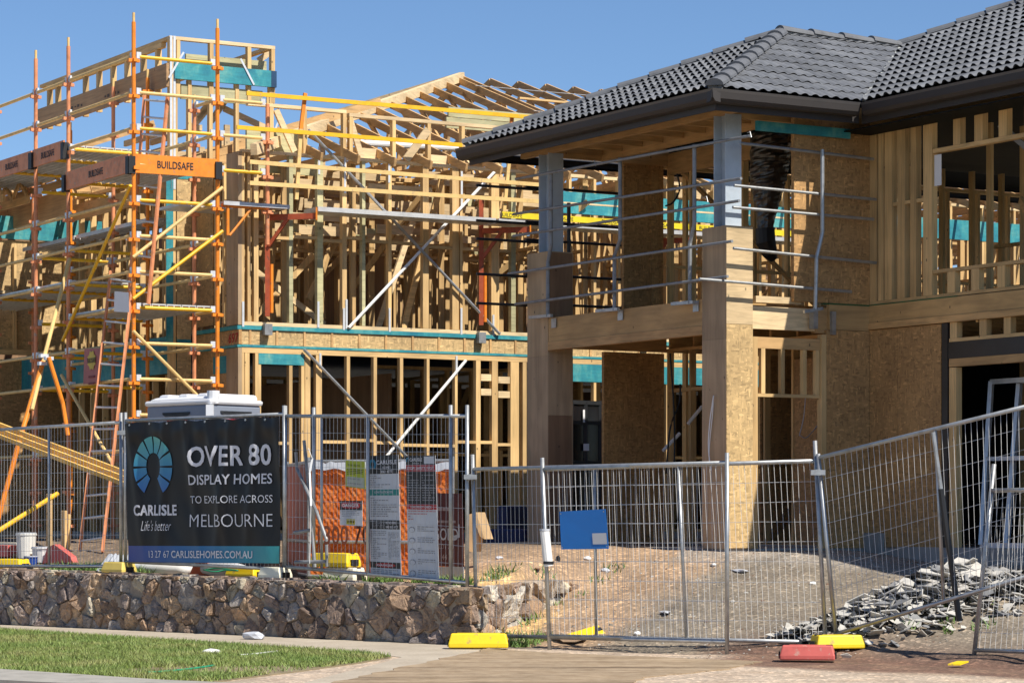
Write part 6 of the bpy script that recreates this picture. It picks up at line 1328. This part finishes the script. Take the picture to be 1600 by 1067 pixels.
def onsite(px, py):     # where a picture position meets the sloping site
    d = 20.0
    while d < 45:
        x = (px-800)/FPX*d; z = EYE+(HORY-py)/FPX*d
        if z <= ground_z(x, d)[0]: return Vector((x, d, ground_z(x, d)[0]))
        d += 0.05
    return Vector(((px-800)/FPX*33, 33, 1))
for i, (px, py, sz, mt, lab) in enumerate(((918, 874, (0.11, 0.06, 0.04), 'white', 'white scrap on the dirt near the blue sign'), (946, 893, (0.08, 0.05, 0.05), 'greywhite', 'pale lump on the dirt below the blue sign'), (780, 874, (0.07, 0.03, 0.03), 'greywhite', 'grey scrap beside the stone return'), (872, 876, (0.06, 0.04, 0.06), 'blackplastic', 'black scrap by the document tube'), (840, 890, (0.16, 0.05, 0.015), 'ply_red', 'dark bark piece on the sandy mound'), (1040, 958, (0.24, 0.08, 0.02), 'greywhite', 'flat pale scrap on the gravel slope'), (996, 991, (0.06, 0.04, 0.03), 'white', 'white scrap low on the driveway'), (1155, 893, (0.25, 0.08, 0.03), 'greywhite', 'pale scrap heap on the gravel by the corner post'), (1115, 884, (0.08, 0.04, 0.03), 'white', 'white scrap on the gravel before the corner post'), (1270, 913, (0.06, 0.04, 0.03), 'white', 'white scrap on the gravel by the fence end'))):
    scrap('site_scrap', onsite(px, py)+ZZ*0.01, tuple(v*0.75 for v in sz), mt, lab, 30+i)
m = MB(); p = onsite(1495, 1042); m.prism([p+Vector(q_) for q_ in ((-0.09, -0.05, 0.02), (0.02, -0.06, 0.02), (0.12, 0.07, 0.04), (0.02, 0.08, 0.04))], ZZ*0.015); tag(m.build('yellow_scrap', M['yplastic']), 'torn yellow piece on the red gravel', 'litter')
m = MB(); pts = [onsite(790+i*18, 1004+6*sin(i*1.3)) for i in range(8)]
k0 = None
for i, pz in enumerate(pts):
    a = pz+ZZ*(0.03+0.025*sin(i*2.1)); b = pz+Vector((0.05, 0.35, 0.05+0.03*cos(i*1.7))); k = len(m.v); m.v += [a, b]
    if k0 is not None: m.f.append((k0, k, k+1, k0+1)); m.mi.append(0)
    k0 = k
o = m.build('cardboard_sheet', plain('brown_cardboard', (0.27, 0.18, 0.11), 0.9)); o.modifiers.new('s', 'SOLIDIFY').thickness = 0.006; tag(o, 'torn brown cardboard lying below the stone return', 'cardboard')
# cardboard and blue wrap near house corner
p = px_wall(738, 1.9); z = ground_z(p.x, p.y)[0]; m = MB(); m.prism([at(x, y, p.y) for x, y in ((727, 860), (727, 805), (744, 800), (757, 842), (750, 838), (744, 822), (738, 862))], Vector((0.1, 0.3, 0))); tag(m.build('cardboard_box', plain('tan_cardboard', (0.50, 0.34, 0.18), 0.9)), 'tan folded cardboard behind the fence corner', 'cardboard')
for k, (x0, x1, y0, y1, d, lab) in enumerate(((760, 822, 826, 856, 37.5, 'low dark blue wrapped pallet in the shade beside the post'), (775, 792, 790, 830, 37.8, 'blue wrapped roll standing behind the dark pallet'))):
    a, b = at(x0, y1, d), at(x1, y1, d); h = (y1-y0)/FPX*d; m = MB(); m.hexa([a, b, b+WB*0.5, a+WB*0.5]+[q_+ZZ*h for q_ in (a, b, b+WB*0.45, a+WB*0.45)]); tag(m.build('wrapped_pallet', M.get('navy') or M.setdefault('navy', plain('navy_wrap', (0.006, 0.015, 0.08), 0.5)), bevel=0.03), lab, 'pallet')
# dark window unit leaning in the porch, with panes
wq = thing('window_unit', 'black-framed window unit with stickers, standing in the porch passage', 'window', HA(-0.6, tA(915, -0.6), 1.2))
def pw(px, py, s=-0.6): t = HA.t_at(px, s); return HA(s, t, HA.z_at(py, s, t))
m = MB(); 
for a, b in (((893, 628), (940, 630)), ((893, 722), (940, 724)), ((893, 660), (940, 661)), ((893, 626), (893, 850)), ((938, 626), (938, 850)), ((915, 628), (915, 850))): m.beam(pw(*a), pw(*b), 0.05, 0.06)
m.build('frame', M['black'], wq); m = MB(); m.hexa([pw(x, y) for x, y in ((894, 848), (937, 848), (937, 628), (894, 628))]+[pw(x, y, -0.58) for x, y in ((894, 848), (937, 848), (937, 628), (894, 628))]); m.build('pane', plain('tinted_glass', (0.012, 0.011, 0.012), 0.08), wq)
for x0, y0, x1, y1 in ((911.5, 693, 920.5, 704), (911, 640, 914, 660)): m = MB(); m.poly([pw(x, y, -0.64) for x, y in ((x0, y1), (x1, y1), (x1, y0), (x0, y0))]); m.build('sticker', M['paper'], wq)
# heap of broken roof tiles
def rubble():
    rnd = random.Random(77); sh = []
    for i in range(10):
        m = MB(); n = rnd.choice((4, 5, 5, 6)); r0 = rnd.uniform(0.07, 0.15); a0 = rnd.uniform(0, 6); pts = []
        for j in range(n): a = a0+2*pi*j/n+rnd.uniform(-.3, .3); r = r0*rnd.uniform(0.6, 1.25); pts.append((cos(a)*r*1.5, sin(a)*r))
        cv = rnd.uniform(0, 2.2); f = lambda x, y, z: Vector((x, y, z+cv*y*y))
        k = len(m.v); m.v += [f(x, y, 0) for x, y in pts]+[f(x, y, 0.014) for x, y in pts]; m.f.append(tuple(k+j for j in reversed(range(n)))); m.f.append(tuple(k+n+j for j in range(n))); m.mi += [0, 0]
        for j in range(n): m.f.append((k+j, k+(j+1) % n, k+n+(j+1) % n, k+n+j)); m.mi.append(0)
        sh.append(m)
    m = MB(); cols = (M['tile'], M['chip'], M['tile2'], M['chip2']); cnt = 0
    c = Vector((4.35, 27.35)); ex, ey = Vector((0.90, 0.43)), Vector((-0.43, 0.90))
    while cnt < 2800:
        u = rnd.gauss(0.1, 1.1); v = rnd.gauss(0, 0.40)
        if u < -1.75 or u > 2.9 or abs(v) > 1.1 or v < -0.85: continue
        p2 = c+ex*u+ey*v; dens = math.exp(-(u/1.3)**2-(v/0.45)**2); z = ground_z(p2.x, p2.y)[0]+rnd.uniform(0, 0.30)*dens+0.01
        s = rnd.choice(sh); R = Matrix.Rotation(rnd.uniform(0, 6.28), 3, 'Z') @ Matrix.Rotation(rnd.gauss(0, 0.45), 3, 'X') @ Matrix.Rotation(rnd.gauss(0, 0.35), 3, 'Y'); k = len(m.v); sc_ = rnd.uniform(0.2, 1.0)**1.2*(0.6+0.5*dens)
        m.v += [R @ (q_*sc_)+Vector((p2.x, p2.y, z)) for q_ in s.v]; mi = rnd.choice((0, 0, 1, 1, 2, 2, 3, 1, 1, 3)); m.f += [tuple(k+i for i in f_) for f_ in s.f]; m.mi += [mi]*len(s.f); cnt += 1
    m.cur = 1; o = m.build('tile_rubble', list(cols)); struct(o, 'stuff')
M['chip'] = plain('broken_tile_core', (0.46, 0.44, 0.40), 0.9, 0, 0.25, 9); M['tile2'] = plain('dusty_tile', (0.21, 0.21, 0.21), 0.8, 0, 0.3, 6); M['chip2'] = plain('mortar_chunk', (0.50, 0.47, 0.42), 0.95, 0, 0.2, 8)
rubble()
def gravel():
    rnd = random.Random(5); m = MB()
    for i in range(5200):
        x = rnd.uniform(-0.5, 7.5); y = rnd.uniform(26.0, 34); h, a, b, q_, r = ground_z(x, y)
        if b < -0.9 or q_ < 0.3: continue
        if b < 0.15 and q_ < 3: continue
        s = rnd.uniform(0.005, 0.017)*(1.8 if rnd.random() < 0.06 else 1); p = Vector((x, y, h-0.008+s*0.3)); k = len(m.v); an = rnd.uniform(0, 6)
        m.v += [p+Vector((cos(an+j*1.257)*s*rnd.uniform(.7, 1.2), sin(an+j*1.257)*s*rnd.uniform(.7, 1.2), -s*0.3)) for j in range(5)]+[p+Vector((cos(an+j*1.257)*s*0.6, sin(an+j*1.257)*s*0.6, s*rnd.uniform(.25, .5))) for j in range(5)]
        mi = rnd.choice((0, 0, 0, 1, 2)); 
        for f_ in [(j, (j+1) % 5, 5+(j+1) % 5, 5+j) for j in range(5)]+[(5, 6, 7, 8, 9)]: m.f.append(tuple(k+j for j in f_)); m.mi.append(mi)
    m.cur = 1; struct(m.build('gravel', [plain('gravel_stone', (0.25, 0.22, 0.18), 0.9, 0, .3, 9), M['chip'], plain('brown_stone', (0.20, 0.12, 0.08), 0.9)]), 'stuff')
gravel()
# weeds
blade_patch('weeds', onwall(0.2, 2.6, 0.36, 1.2), -7.2, -3, 32, 36, 1700, 0.17, M['weed'], gz, 0.5, 0.016)
blade_patch('weeds', onwall(5.3, 8.0, 0.36, 0.75), -3.4, 1, 28, 33, 1700, 0.11, M['weed'], gz, 0.6, 0.018)
blade_patch('weeds', lambda x, y: (Vector((x+0.02, y-28.75, 0)).length < 0.42 and y > 28.3), -0.8, 0.8, 28, 29.5, 500, 0.12, M['weed'], lambda x, y: max(0.0, gz(x, y)), 0.5, 0.010)
blade_patch('weeds', lambda x, y: abs((Vector((x, y, 0))-W1).dot(RN)+0.35) < 0.28 and 0.3 < (Vector((x, y, 0))-W1).dot(RD) < 3.0 and noise.noise(Vector((x*3, y*3, 1))) > 0.0, -1.5, 1.6, 28, 33, 350, 0.10, M['weed'], gz, 0.5, 0.010)
blade_patch('weeds', lambda x, y: abs((Vector((x, y, 0))-W1).dot(RN)-0.16) < 0.10 and noise.noise(Vector((x*3, y*3, 8))) > 0.1, -0.6, 1.6, 28.5, 33, 200, 0.09, M['weed'], gz, 0.5, 0.009)
blade_patch('weeds', lambda x, y: (Vector((x-4.3, y-26.9, 0)).length < 0.6 and noise.noise(Vector((x*5, y*5, 2))) > 0.15), 3.5, 5, 26.3, 27.5, 160, 0.09, M['weed'], gz, 0.5, 0.010)
